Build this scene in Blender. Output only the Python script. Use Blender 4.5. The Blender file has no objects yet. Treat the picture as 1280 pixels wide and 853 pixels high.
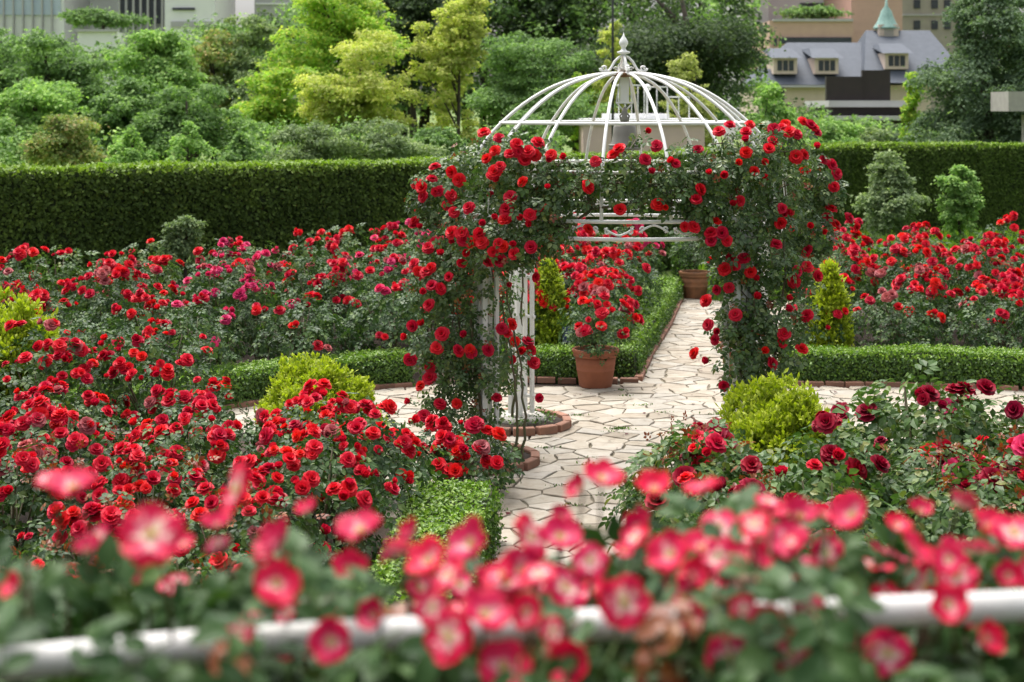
import bpy, math, random
import numpy as np
from mathutils import Vector, Matrix, Quaternion

# ------------------------------------------------------------------ camera, sky, sun, exposure
SC = bpy.context.scene
COL = SC.collection
cam_d = bpy.data.cameras.new('camera')
cam = bpy.data.objects.new('camera', cam_d); COL.objects.link(cam)
F, H, YH = 1940.0, 3.4, 135.0                    # focal length in photo pixels, eye height, horizon row
cam.location = (0, 0, H); cam.rotation_euler = (math.radians(90), 0, 0)
cam_d.sensor_width = 36; cam_d.lens = F/1280*36
cam_d.shift_y = -(426.5-YH)/1280
cam_d.clip_start = 0.05; cam_d.clip_end = 4000
cam_d.dof.use_dof = True; cam_d.dof.focus_distance = 12.7; cam_d.dof.aperture_fstop = 2.8
SC.camera = cam
W = bpy.data.worlds.new('World'); SC.world = W; W.use_nodes = True
nt = W.node_tree
sky = nt.nodes.new('ShaderNodeTexSky'); sky.sky_type = 'NISHITA'; sky.sun_disc = False
SUN_EL, SUN_AZ = math.radians(70), math.radians(-30)       # azimuth from +Y towards +X
sky.sun_elevation = SUN_EL; sky.sun_rotation = SUN_AZ
sky.dust_density = 6.0; sky.air_density = 0.8; sky.ozone_density = 0.5
hsv = nt.nodes.new('ShaderNodeHueSaturation'); hsv.inputs['Saturation'].default_value = .35      # thin bright cloud: a whiter sky
nt.links.new(sky.outputs[0], hsv.inputs['Color']); nt.links.new(hsv.outputs[0], nt.nodes['Background'].inputs[0])
nt.nodes['Background'].inputs[1].default_value = 0.15
sd = bpy.data.lights.new('sun', 'SUN'); sd.energy = 1.4; sd.angle = math.radians(45); sd.color = (1, .96, .9)
so = bpy.data.objects.new('sun', sd); COL.objects.link(so)
sdir = Vector((math.sin(SUN_AZ)*math.cos(SUN_EL), math.cos(SUN_AZ)*math.cos(SUN_EL), math.sin(SUN_EL)))
so.rotation_mode = 'QUATERNION'; so.rotation_quaternion = sdir.to_track_quat('Z', 'Y'); so.location = (0, 0, 30)
SC.view_settings.view_transform = 'Standard'; SC.view_settings.look = 'None'
SC.view_settings.exposure = 1.05; SC.view_settings.gamma = 1
SC.render.engine = 'CYCLES'
SC.cycles.use_denoising = True
SC.cycles.max_bounces = 5; SC.cycles.diffuse_bounces = 3; SC.cycles.glossy_bounces = 2; SC.cycles.transmission_bounces = 3

# ------------------------------------------------------------------ helpers
rng = np.random.default_rng(11); random.seed(5)
def P(px, py, Y): return np.array([(px-640)*Y/F, Y, H-(py-YH)*Y/F])     # a photo measurement at distance Y -> metres
def U(*a): return rng.uniform(*a)
def nz(v): return v/np.maximum(np.linalg.norm(v, axis=-1, keepdims=True), 1e-9)

class MB:
    """Collects geometry; build() links it as ONE mesh object."""
    def __init__(s): s.v=[]; s.l=[]; s.t=[]; s.m=[]; s.c=[]; s.n=0; s.sm=[]
    def add(s, V, faces, mat=0, col=0.0, smooth=False):
        V=np.asarray(V, float); k=len(V)
        s.v.append(V)
        s.l.append(np.array([i for f in faces for i in f], np.int64)+s.n)
        s.t.append(np.array([len(f) for f in faces])); s.m.append(np.full(len(faces), mat)); s.sm.append(np.full(len(faces), smooth))
        s.c.append(np.broadcast_to(np.asarray(col, float), (k,))); s.n+=k
        return s
    def scatter(s, T, faces, M, L, mat=0, col=0.0, smooth=False):
        N=len(L); T=np.asarray(T,float); k=len(T)
        if N==0: return s
        V=(np.einsum('nij,kj->nki', M, T)+L[:,None,:]).reshape(-1,3)
        fl=np.array([i for f in faces for i in f]); ft=np.array([len(f) for f in faces])
        s.v.append(V); s.l.append((fl[None]+s.n+k*np.arange(N)[:,None]).ravel()); s.t.append(np.tile(ft,N))
        s.m.append(np.full(N*len(ft), mat)); s.sm.append(np.full(N*len(ft), smooth))
        c=np.asarray(col,float)
        if c.ndim==0: c=np.full((N,k), c)
        elif c.shape==(k,): c=np.tile(c,(N,1))
        s.c.append(c.ravel()); s.n+=N*k
        return s
    def box(s, c, d, rz=0, mat=0, bev=0):
        x,y,z=[q/2 for q in d]
        if bev:
            V=[];b=bev
            for sz,ins in ((-z,b),(-z+b,0),(z-b,0),(z,b)):
                V+=[(-x+ins,-y+ins,sz),(x-ins,-y+ins,sz),(x-ins,y-ins,sz),(-x+ins,y-ins,sz)]
            Fc=[(3,2,1,0)]
            for k in range(3):
                for i in range(4): j=(i+1)%4; Fc.append((4*k+i,4*k+j,4*k+4+j,4*k+4+i))
            Fc.append((12,13,14,15))
        else:
            V=[(-x,-y,-z),(x,-y,-z),(x,y,-z),(-x,y,-z),(-x,-y,z),(x,-y,z),(x,y,z),(-x,y,z)]
            Fc=[(3,2,1,0),(4,5,6,7),(0,1,5,4),(1,2,6,5),(2,3,7,6),(3,0,4,7)]
        V=np.array(V,float); co,si=math.cos(rz),math.sin(rz)
        V=np.stack([V[:,0]*co-V[:,1]*si, V[:,0]*si+V[:,1]*co, V[:,2]],1)+np.asarray(c,float)
        return s.add(V,Fc,mat)
    def tube(s, pts, r, n=6, mat=0, col=0.0, closed=False, flat=None):
        pts=np.asarray(pts,float); m=len(pts); r=np.broadcast_to(np.asarray(r,float),(m,))
        t=np.gradient(pts,axis=0)
        if closed: t=np.roll(pts,-1,0)-np.roll(pts,1,0)
        t=nz(t); ref=np.array([0,0,1.0])
        if flat is None and np.mean(np.abs(t[:,2]))>.8: ref=np.array([1.0,0.13,0])
        a=nz(np.cross(t,ref)); b=np.cross(t,a)
        th=np.arange(n)/n*2*math.pi
        fa,fb=(1,1) if flat is None else flat
        V=pts[:,None]+r[:,None,None]*(np.cos(th)[None,:,None]*a[:,None]*fa+np.sin(th)[None,:,None]*b[:,None]*fb)
        V=V.reshape(-1,3); Fc=[]
        for i in range(m if closed else m-1):
            i2=(i+1)%m
            for j in range(n): k=(j+1)%n; Fc.append((i*n+j,i2*n+j,i2*n+k,i*n+k))
        if not closed: Fc+= [tuple(range(n)), tuple(range((m-1)*n, m*n))[::-1]]
        return s.add(V,Fc,mat,col,True)
    def lathe(s, prof, n=24, c=(0,0,0), mat=0, sq=None):
        th=np.arange(n)/n*2*math.pi; V=[];Fc=[]
        for r,z in prof: V.append(np.stack([np.cos(th)*r+c[0], np.sin(th)*r+c[1], np.full(n,z+c[2])],1))
        V=np.concatenate(V)
        for i in range(len(prof)-1):
            for j in range(n): k=(j+1)%n; Fc.append((i*n+j,i*n+k,(i+1)*n+k,(i+1)*n+j))
        Fc+= [tuple(range(n))[::-1], tuple(range((len(prof)-1)*n,len(prof)*n))]
        return s.add(V,Fc,mat,0,True)
    def mesh(s, name, mats):
        me=bpy.data.meshes.new(name)
        if s.n==0: return me
        V=np.concatenate(s.v); l=np.concatenate(s.l); t=np.concatenate(s.t)
        me.vertices.add(len(V)); me.vertices.foreach_set('co', V.ravel().astype(np.float32))
        me.loops.add(len(l)); me.loops.foreach_set('vertex_index', l.astype(np.int32))
        me.polygons.add(len(t)); st=np.concatenate([[0],np.cumsum(t)[:-1]])
        me.polygons.foreach_set('loop_start', st.astype(np.int32))
        me.polygons.foreach_set('material_index', np.concatenate(s.m).astype(np.int32))
        me.polygons.foreach_set('use_smooth', np.concatenate(s.sm).astype(bool))
        at=me.attributes.new('tint','FLOAT','POINT'); at.data.foreach_set('value', np.concatenate(s.c).astype(np.float32))
        for m in (mats if isinstance(mats,(list,tuple)) else [mats]): me.materials.append(m)
        me.update(calc_edges=True); me.validate()
        return me
    def build(s, name, mats, parent=None, loc=(0,0,0)):
        return link(name, s.mesh(name, mats), parent, loc)
def link(name, me, parent=None, loc=(0,0,0), rz=0, scale=None):
    o=bpy.data.objects.new(name, me); COL.objects.link(o); o.location=loc
    if rz: o.rotation_euler=(0,0,rz)
    if scale is not None: o.scale=scale if hasattr(scale,'__len__') else (scale,)*3
    if parent: o.parent=parent
    return o
def tag(o, label, cat, group=None):
    o['label']=label; o['category']=cat
    if group: o['group']=group
    return o
def thing(name, label, cat, loc=(0,0,0), group=None): return tag(link(name, None, None, tuple(loc)), label, cat, group)
def struct(o): o['kind']='structure'; return o
def stuff(o): o['kind']='stuff'; return o
def frames(nrm, scale, ydir=None):
    nrm=nz(np.asarray(nrm,float)); N=len(nrm)
    t=rng.normal(size=(N,3)) if ydir is None else np.asarray(ydir,float)
    y=nz(t-np.sum(t*nrm,1,keepdims=True)*nrm); x=np.cross(y,nrm)
    return np.stack([x,y,nrm],-1)*np.broadcast_to(np.asarray(scale,float),(N,))[:,None,None]
ORD=['first','second','third','fourth','fifth','sixth','seventh','eighth','ninth','tenth','eleventh','twelfth','thirteenth']

# ------------------------------------------------------------------ materials
def new_mat(name):
    m=bpy.data.materials.new(name); m.use_nodes=True; n=m.node_tree
    return m,n,n.nodes['Principled BSDF'],n.nodes['Material Output']
def ramp(n, stops, fac):
    r=n.nodes.new('ShaderNodeValToRGB'); e=r.color_ramp.elements
    while len(e)<len(stops): e.new(.5)
    for k,(p,c) in enumerate(stops): e[k].position=p; e[k].color=(*c,1)
    n.links.new(fac,r.inputs[0]); return r.outputs[0]
def math_n(n, op, a, b=None):
    q=n.nodes.new('ShaderNodeMath'); q.operation=op
    for i,v in ((0,a),(1,b)):
        if v is None: continue
        if isinstance(v,(int,float)): q.inputs[i].default_value=v
        else: n.links.new(v,q.inputs[i])
    return q.outputs[0]
def mixc(n, fac, a, b, mode='MIX'):
    q=n.nodes.new('ShaderNodeMix'); q.data_type='RGBA'; q.blend_type=mode
    for s_,v in ((q.inputs[0],fac),(q.inputs[6],a),(q.inputs[7],b)):
        if hasattr(v,'is_linked') or hasattr(v,'links'): n.links.new(v,s_)
        elif isinstance(v,(int,float)): s_.default_value=v
        else: s_.default_value=(*v,1)
    return q.outputs[2]
def noise(n, scale, detail=3, rough=.55, coord='Object', sc=None):
    t=n.nodes.new('ShaderNodeTexNoise'); t.inputs['Scale'].default_value=scale
    t.inputs['Detail'].default_value=detail; t.inputs['Roughness'].default_value=rough
    tc=n.nodes.new('ShaderNodeTexCoord'); o=tc.outputs[coord]
    if sc:
        mp=n.nodes.new('ShaderNodeMapping'); mp.inputs['Scale'].default_value=sc; n.links.new(o,mp.inputs[0]); o=mp.outputs[0]
    n.links.new(o,t.inputs['Vector']); return t.outputs['Fac']
def bump(n, b, h, strength=.3, dist=.01):
    q=n.nodes.new('ShaderNodeBump'); q.inputs['Strength'].default_value=strength; q.inputs['Distance'].default_value=dist
    n.links.new(h,q.inputs['Height']); n.links.new(q.outputs[0],b.inputs['Normal'])
def leaf_mat(name, stops, rough=.42, trans=.25, tcol=None, spec=.5, tint=None, vary=0):
    m,n,b,out=new_mat(name)
    g=n.nodes.new('ShaderNodeNewGeometry')
    c=ramp(n,stops,g.outputs['Random Per Island'])
    if tint is not None:          # the leaf's own colour along its length
        at=n.nodes.new('ShaderNodeAttribute'); at.attribute_name='tint'
        c=mixc(n, at.outputs['Fac'], c, tint)
    if vary: c=mixc(n,1.0,c,ramp(n,[(.3,(.62,.66,.6)),(.5,(1,1,1)),(.7,(1.35,1.3,1.1))],noise(n,vary,3)),'MULTIPLY')
    n.links.new(c,b.inputs['Base Color']); b.inputs['Roughness'].default_value=rough; b.inputs['Specular IOR Level'].default_value=spec
    if trans:
        t=n.nodes.new('ShaderNodeBsdfTranslucent')
        c2=mixc(n,1.0,c,tcol or (1.0,1.15,.55),'MULTIPLY'); n.links.new(c2,t.inputs[0])
        mx=n.nodes.new('ShaderNodeMixShader'); mx.inputs[0].default_value=trans
        n.links.new(b.outputs[0],mx.inputs[1]); n.links.new(t.outputs[0],mx.inputs[2]); n.links.new(mx.outputs[0],out.inputs[0])
    return m
def petal_mat(name, stops, rough=.5, trans=.3, back=None):
    m,n,b,out=new_mat(name)
    at=n.nodes.new('ShaderNodeAttribute'); at.attribute_name='tint'
    c=ramp(n,stops,at.outputs['Fac'])
    oi=n.nodes.new('ShaderNodeObjectInfo')
    hs=n.nodes.new('ShaderNodeHueSaturation'); n.links.new(c,hs.inputs['Color'])
    n.links.new(math_n(n,'ADD',math_n(n,'MULTIPLY',oi.outputs['Random'],.34),.83),hs.inputs['Value'])
    n.links.new(math_n(n,'ADD',math_n(n,'MULTIPLY',oi.outputs['Random'],.010),.494),hs.inputs['Hue'])
    c=hs.outputs[0]
    if back:                      # the paler underside of the petals
        g=n.nodes.new('ShaderNodeNewGeometry'); c=mixc(n,math_n(n,'MULTIPLY',math_n(n,'SUBTRACT',1.0,g.outputs['Backfacing']),.32),c,back)
    n.links.new(c,b.inputs['Base Color']); b.inputs['Roughness'].default_value=rough; b.inputs['Specular IOR Level'].default_value=.25
    t=n.nodes.new('ShaderNodeBsdfTranslucent'); n.links.new(c,t.inputs[0])
    mx=n.nodes.new('ShaderNodeMixShader'); mx.inputs[0].default_value=trans
    n.links.new(b.outputs[0],mx.inputs[1]); n.links.new(t.outputs[0],mx.inputs[2]); n.links.new(mx.outputs[0],out.inputs[0])
    return m
def solid(name, c1, c2=None, scale=6, rough=.7, bmp=0, bscale=40, sc=None, spec=.4, rnd=0):
    m,n,b,out=new_mat(name)
    c2=c2 or tuple(q*.8 for q in c1)
    c=ramp(n,[(.3,c1),(.7,c2)],noise(n,scale,4,.6,sc=sc))
    if rnd:
        oi=n.nodes.new('ShaderNodeObjectInfo'); g=n.nodes.new('ShaderNodeNewGeometry')
        r_=math_n(n,'FRACT',math_n(n,'ADD',oi.outputs['Random'],g.outputs['Random Per Island']))
        c=mixc(n,1.0,c,ramp(n,[(0,(1-rnd,)*3),(1,(1.0,)*3)],r_),'MULTIPLY')
    n.links.new(c,b.inputs['Base Color']); b.inputs['Roughness'].default_value=rough; b.inputs['Specular IOR Level'].default_value=spec
    if bmp: bump(n,b,noise(n,bscale,4),bmp)
    return m

M={}
M['rose_leaf']=leaf_mat('rose_leaf',[(0,(.026,.058,.018)),(.5,(.050,.105,.030)),(.8,(.080,.15,.040)),(1,(.13,.20,.045))],.46,.25,spec=.38)
M['rose_leaf_light']=leaf_mat('rose_leaf_light',[(0,(.035,.08,.02)),(.5,(.075,.145,.035)),(.85,(.12,.20,.05)),(1,(.2,.21,.055))],.46,.28,spec=.4)
M['climb_leaf']=leaf_mat('climbing_rose_leaf',[(0,(.045,.085,.028)),(.5,(.085,.145,.048)),(.85,(.13,.20,.07)),(1,(.20,.25,.08))],.36,.28,spec=.5)
M['near_leaf']=leaf_mat('near_rose_leaf',[(0,(.020,.058,.016)),(.6,(.042,.095,.024)),(1,(.085,.155,.035))],.5,.25,spec=.25)
M['bronze_leaf']=leaf_mat('bronze_leaf',[(0,(.16,.035,.012)),(.6,(.26,.075,.02)),(1,(.28,.15,.03))],.4,.3,tcol=(1.2,.9,.5))
M['cane']=solid('cane',(.07,.09,.03),(.09,.05,.03),8,.6)
M['wood']=solid('bark',(.07,.055,.04),(.035,.028,.022),5,.9,.5,12)
M['red']=petal_mat('petal_red',[(0,(.42,.004,.014)),(.5,(.66,.008,.028)),(1,(.74,.016,.045))])
M['scarlet']=petal_mat('petal_scarlet',[(0,(.46,.005,.010)),(.5,(.70,.010,.020)),(1,(.78,.020,.030))])
M['crimson']=petal_mat('petal_crimson',[(0,(.08,.001,.006)),(.5,(.24,.002,.016)),(1,(.40,.006,.035))])
M['pink']=petal_mat('petal_pink',[(0,(.40,.006,.04)),(.5,(.66,.02,.11)),(1,(.80,.07,.22))])
M['faded']=petal_mat('petal_faded',[(0,(.30,.06,.05)),(.5,(.46,.09,.10)),(1,(.55,.16,.16))])
M['cocktail']=petal_mat('petal_two_tone',[(0,(.78,.66,.40)),(.14,(.84,.66,.56)),(.27,(.76,.22,.30)),(.40,(.62,.010,.080)),(.8,(.56,.004,.045)),(1,(.60,.005,.032))],.5,.25,back=(.74,.22,.34))
M['stamen']=solid('stamen',(.62,.42,.06),(.4,.22,.03),60,.7)
M['bud']=leaf_mat('bud_green',[(0,(.08,.14,.04)),(1,(.14,.2,.06))],.5,0)
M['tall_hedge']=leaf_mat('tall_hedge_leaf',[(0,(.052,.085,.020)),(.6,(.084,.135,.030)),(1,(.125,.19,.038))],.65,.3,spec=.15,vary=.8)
M['tall_hedge_top']=leaf_mat('tall_hedge_leaf_lit_top',[(0,(.13,.23,.02)),(1,(.27,.39,.04))],.5,.35)  # paler leaves for the hedge top: light from above put into the colour
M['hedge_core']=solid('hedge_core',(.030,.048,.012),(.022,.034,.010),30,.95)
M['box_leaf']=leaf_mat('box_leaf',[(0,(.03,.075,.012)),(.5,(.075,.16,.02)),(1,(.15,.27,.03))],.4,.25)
M['box_leaf_top']=leaf_mat('box_leaf_top',[(0,(.09,.19,.015)),(.5,(.16,.29,.02)),(1,(.26,.40,.04))],.42,.3)  # lighter copy of box_leaf, with the daylight on hedge tops painted in
M['gold']=leaf_mat('golden_conifer_spray',[(0,(.16,.24,.015)),(1,(.26,.34,.02))],.6,.4,tint=(.54,.60,.03))
M['thuja']=leaf_mat('green_conifer_spray',[(0,(.09,.17,.015)),(1,(.15,.25,.02))],.6,.35,tint=(.50,.58,.035))
for nm,st in dict(lime=[(0,(.26,.36,.05)),(.5,(.42,.49,.085)),(1,(.54,.57,.15))], bright=[(0,(.12,.23,.02)),(.5,(.21,.35,.03)),(1,(.34,.46,.05))],
    mid=[(0,(.045,.105,.022)),(.6,(.10,.19,.04)),(1,(.16,.27,.06))], dark=[(0,(.020,.045,.016)),(.6,(.045,.088,.028)),(1,(.08,.13,.035))],
    grey=[(0,(.075,.12,.045)),(.6,(.13,.19,.07)),(1,(.2,.26,.09))], conifer=[(0,(.035,.07,.033)),(.6,(.07,.125,.058)),(1,(.11,.17,.075))],
    olive=[(0,(.09,.14,.025)),(.6,(.17,.23,.04)),(.9,(.25,.21,.06)),(1,(.32,.20,.07))], yellow=[(0,(.18,.22,.035)),(.6,(.36,.40,.07)),(1,(.48,.48,.14))],
    fresh=[(0,(.08,.17,.025)),(.6,(.15,.28,.045)),(1,(.23,.37,.06))]).items():
    st=[(p_,tuple(q*(.80 if nm not in('lime','bright') else .94)+(.20 if nm not in('lime','bright') else .06)*(.3*c_[0]+.6*c_[1]+.1*c_[2]) for q in c_)) for p_,c_ in st]  # greys the tree leaves: distant haze is put into their colour
    M[nm]=leaf_mat('leaf_'+nm,[(p_,tuple(min(.60,q*(1.35 if nm in('lime','dark','yellow') else 1.75)+.012) for q in c_)) for p_,c_ in st],.6,.40,spec=.2,vary=.9)
M['white']=solid('white_paint',(.80,.80,.78),(.70,.70,.68),7,.35,.08,60)
def rusty_white():
    m,n,b,out=new_mat('white_paint_rust_specks')
    c=ramp(n,[(.0,(.80,.80,.77)),(.62,(.77,.77,.74)),(.70,(.55,.50,.44)),(.76,(.22,.11,.06))],noise(n,9,6,.75))
    n.links.new(c,b.inputs['Base Color']); b.inputs['Roughness'].default_value=.4; return m
M['rusty_white']=rusty_white()
M['rail_white']=solid('weathered_rail_paint',(.62,.61,.59),(.48,.47,.45),9,.45,.15,70)
M['rust']=solid('rust',(.16,.07,.035),(.28,.16,.09),30,.85)
M['bronze']=solid('aged_bell_metal',(.27,.255,.22),(.20,.185,.155),4,.4,sc=(1,1,.2)); M['bronze'].node_tree.nodes['Principled BSDF'].inputs['Metallic'].default_value=.35
M['terracotta']=solid('terracotta',(.42,.15,.075),(.33,.115,.06),7,.8,.12,70)
tm=M['terracotta'].node_tree; e_=[x for x in tm.nodes if x.type=='VALTORGB'][0].color_ramp; q_=e_.elements.new(.78); q_.color=(.46,.27,.19,1); e_.elements[0].color=(.24,.085,.045,1); e_.elements[0].position=.22
M['terracotta_old']=solid('weathered_terracotta',(.40,.18,.085),(.24,.12,.065),9,.85,.15,60)
M['soil']=solid('soil',(.055,.038,.026),(.03,.022,.016),9,.95,.6,60)
M['joint']=solid('joint_sand',(.22,.19,.14),(.13,.115,.075),11,.95,.4,80)
M['brick']=solid('edging_brick',(.36,.17,.11),(.27,.15,.105),14,.85,.3,90,rnd=.45)
M['concrete']=solid('pale_concrete',(.42,.40,.36),(.34,.32,.29),5,.85,.2,50)
M['lawn']=solid('ground_grass',(.10,.16,.03),(.14,.2,.04),3,.9,.4,60)
M['black']=solid('dark_panel',(.022,.016,.016),(.03,.02,.02),2,.6)
M['slate']=solid('slate_roof',(.085,.100,.125),(.066,.078,.098),2.5,.7)
M['cream']=solid('cream_wall',(.62,.50,.42),(.56,.45,.38),2,.85)
M['copper']=solid('copper_patina',(.24,.38,.34),(.17,.29,.26),5,.75)
M['pinkwall']=solid('pink_wall',(.56,.37,.30),(.50,.33,.27),1.2,.85)
M['palepink']=solid('pale_pink_render',(.64,.48,.43),(.57,.43,.39),2,.85)
M['greywall']=solid('grey_wall',(.45,.44,.45),(.40,.39,.40),.8,.85)
M['whitewall']=solid('white_wall',(.80,.80,.80),(.74,.74,.75),.8,.8)
M['stonewall']=solid('stone_wall',(.38,.34,.30),(.32,.29,.26),1,.9)
M['glass']=solid('window_glass',(.04,.045,.055),(.06,.065,.08),1,.15)
M['blueglass']=solid('pale_blue_glass',(.42,.50,.62),(.50,.57,.68),.6,.2)
M['plateblue']=solid('plant_label_blue',(.05,.06,.16),(.04,.05,.13),9,.5)
M['wire']=solid('dark_cable',(.03,.035,.03),(.02,.025,.02),9,.6)
def stone_mat():
    m,n,b,out=new_mat('crazy_paving_stone')
    oi=n.nodes.new('ShaderNodeObjectInfo'); g=n.nodes.new('ShaderNodeNewGeometry')
    r_=math_n(n,'FRACT',math_n(n,'ADD',oi.outputs['Random'],g.outputs['Random Per Island']))
    c=ramp(n,[(0,(.31,.265,.205)),(.3,(.40,.355,.285)),(.6,(.34,.315,.27)),(.85,(.45,.405,.34)),(1,(.27,.23,.175))],r_)
    c=mixc(n,1.0,c,ramp(n,[(.30,(.50,.46,.40)),(.43,(.82,.80,.76)),(.62,(1,1,1))],noise(n,4.5,8,.75)),'MULTIPLY')
    n.links.new(c,b.inputs['Base Color']); b.inputs['Roughness'].default_value=.75
    bump(n,b,noise(n,22,6,.65),.35,.01); return m
M['stone']=stone_mat()

# ------------------------------------------------------------------ leaf and flower templates
LEAF_V=np.array([(0,0,0),(-.30,.42,.07),(.30,.42,.07),(0,.45,-.01),(-.17,.78,.03),(.17,.78,.03),(0,1,-.10)])
LEAF_F=[(0,3,1),(0,2,3),(1,3,4),(3,2,5),(3,6,4),(3,5,6)]
def compound():
    V=[];Fc=[];k=0
    for (x,y,a,s_) in ((0,.58,0,.46),(-.04,.50,62,.40),(.04,.50,-62,.40),(-.04,.22,68,.34),(.04,.22,-68,.34)):
        a=math.radians(a); c,s=math.cos(a),math.sin(a)
        T=LEAF_V*s_*np.array([1.15,1,1])
        V.append(np.stack([T[:,0]*c-T[:,1]*s+x,T[:,0]*s+T[:,1]*c+y,T[:,2]+.04*math.sin(7*y)],1))
        Fc+=[tuple(i+k for i in f) for f in LEAF_F]; k+=len(T)
    V=np.concatenate(V); V[:,2]-=.16*V[:,1]**2
    return V,Fc
COMP_V,COMP_F=compound()
def fine_compound():   # close-up leaf: serrated, cupped leaflets on a rachis
    V=[];Fc=[];k=0; C=[]
    for (x,y,a,s_) in ((0,.60,0,.44),(-.03,.52,58,.38),(.03,.52,-58,.38),(-.03,.24,66,.32),(.03,.24,-66,.32)):
        a=math.radians(a); c,s=math.cos(a),math.sin(a); n=11; T=[]
        for i in range(n):
            v=i/(n-1); w=.33*math.sin(math.pi*min(1,v*.93+.05))**.8*(1.0 if i%2 else .90)
            if i in (0,n-1): w=.01
            zz=.07*math.sin(v*5+x*40); T+=[(-w,v-(.0 if i%2 else .03),.10*w*2.2+zz-.2*v*v),(-w*.5,v,.03+zz-.2*v*v),(0,v,zz-.02-.2*v*v),(w*.5,v,.03+zz-.2*v*v),(w,v-(.0 if i%2 else .03),.10*w*2.2+zz-.2*v*v)]
        T=np.array(T)*s_
        for i in range(n-1):
            for j in range(4): Fc.append((k+i*5+j,k+i*5+j+1,k+i*5+5+j+1,k+i*5+5+j))
        V.append(np.stack([T[:,0]*c-T[:,1]*s+x,T[:,0]*s+T[:,1]*c+y,T[:,2]],1)); k+=len(T)
    V=np.concatenate(V); V[:,2]-=.18*V[:,1]**2
    return V,Fc
def petal_patch(mb, az, L, wid, a0, a1, r0=.02, z0=0, nu=3, nv=4, cup=.25, mat=0, wob=0, notch=0, tv=None):
    V=[];C=[]; r=r0; z=z0
    for i in range(nv):
        v=i/(nv-1); al=math.radians(a0+(a1-a0)*v)
        if i: r+=L/(nv-1)*math.sin(al); z+=L/(nv-1)*math.cos(al)
        w=wid*math.sin(math.pi*(.16+.62*v))**.9
        if i==nv-1: w*=.72
        for j in range(nu):
            u=j/(nu-1)*2-1
            rr=r-cup*w*abs(u)**2*.5*math.cos(al)-(notch*L*(1-abs(u)) if i==nv-1 else 0); zz=z+cup*w*u*u*math.sin(al)*.6+wob*math.sin(u*4+az*3)*v
            V.append((rr*math.cos(az)-u*w*math.sin(az), rr*math.sin(az)+u*w*math.cos(az), zz)); C.append(tv(v) if tv else .25+.75*v*U(.7,1))
    Fc=[]
    for i in range(nv-1):
        for j in range(nu-1): a=i*nu+j; Fc.append((a,a+1,a+nu+1,a+nu))
    mb.add(V,Fc,mat,C,True)
def rose_mesh(name, mat, style=0):
    mb=MB(); rr=lambda: U(-7,7)
    if style==0:  lay=[(6,.56,.40,68,112,.05,.02),(5,.48,.36,42,88,.05,.05),(5,.38,.30,18,55,.04,.09),(4,.28,.22,2,25,.03,.12)]
    elif style==1: lay=[(6,.50,.40,55,95,.06,0),(5,.50,.36,25,70,.05,.02),(4,.42,.30,5,35,.04,.05),(3,.34,.2,-4,6,.02,.08)]
    elif style==3: lay=[(5,.50,.30,22,38,.05,0),(4,.46,.28,10,8,.05,.04),(3,.4,.22,0,-6,.03,.06)]
    else: lay=[(7,.60,.40,78,118,.05,.03),(6,.52,.36,60,100,.05,.05),(6,.42,.30,35,75,.04,.08),(5,.30,.22,10,45,.03,.1)]
    off=U(0,6)
    for q,(n,L,w,a0,a1,r0,z0) in enumerate(lay):
        for k in range(n): petal_patch(mb, off+q*.6+(k+U(-.15,.15))/n*2*math.pi, L*U(.88,1.08), w*U(.85,1.1), a0+rr(), a1+rr(), r0, z0, wob=.02, cup=.35)
    mb.lathe([(.0,-.12),(.07,-.08),(.09,0),(.05,.05)],6,mat=1)
    for k in range(5): petal_patch(mb, k*1.2566, .28,.09, 80,140, .05,-.02, mat=1)
    return mb.mesh(name,[mat,M['bud']])
def single_mesh(name, mat, a0, a1):
    mb=MB(); off=U(0,6)
    for k in range(5):
        petal_patch(mb, off+(k+U(-.08,.08))/5*2*math.pi, .52*U(.94,1.06), .36*U(.93,1.07), a0+U(-13,13), a1+U(-18,18), .03, 0, 7, 8, U(.15,.4), wob=.045, notch=U(.03,.12), tv=lambda v: v+U(-.035,.035))
    mb.lathe([(.0,-.10),(.05,-.07),(.06,-.02),(.03,.01)],6,mat=1)
    return mb.mesh(name,[mat,M['bud']])
def stamen_mesh():
    mb=MB(); mb.lathe([(.05,.0),(.055,.04),(.035,.07),(.0,.075)],8)
    for k in range(22):
        a=U(0,6.28); r=U(.05,.13); h=U(.06,.11); p0=np.array([.03*math.cos(a),.03*math.sin(a),.02]); p1=np.array([r*math.cos(a),r*math.sin(a),h])
        mb.tube([p0,p1],.006,3); mb.box(p1,(.022,.022,.018),a)
    return mb.mesh('stamen',M['stamen'])
FL={k:[rose_mesh('flower',M[k],s_) for s_ in (0,1,2,0,3)] for k in ('red','scarlet','crimson','pink','faded')}
FL['cocktail']=[single_mesh('flower',M['cocktail'],a,b) for a,b in ((52,78),(66,100),(36,66),(58,108),(74,90),(48,92))]
STAMEN=stamen_mesh()
def qnorm(n, spin=None): return Vector(n).normalized().to_track_quat('Z','Y') @ Quaternion((0,0,1), U(0,6.28) if spin is None else spin)
def flower(parent, kind, loc, n, size, which=None):
    ms=FL[kind]; me=ms[int(rng.integers(len(ms))) if which is None else which]
    o=link('flower', me, parent, tuple(loc)); o.rotation_mode='QUATERNION'; o.rotation_quaternion=qnorm(n); o.scale=(size,)*3
    return o

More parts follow.
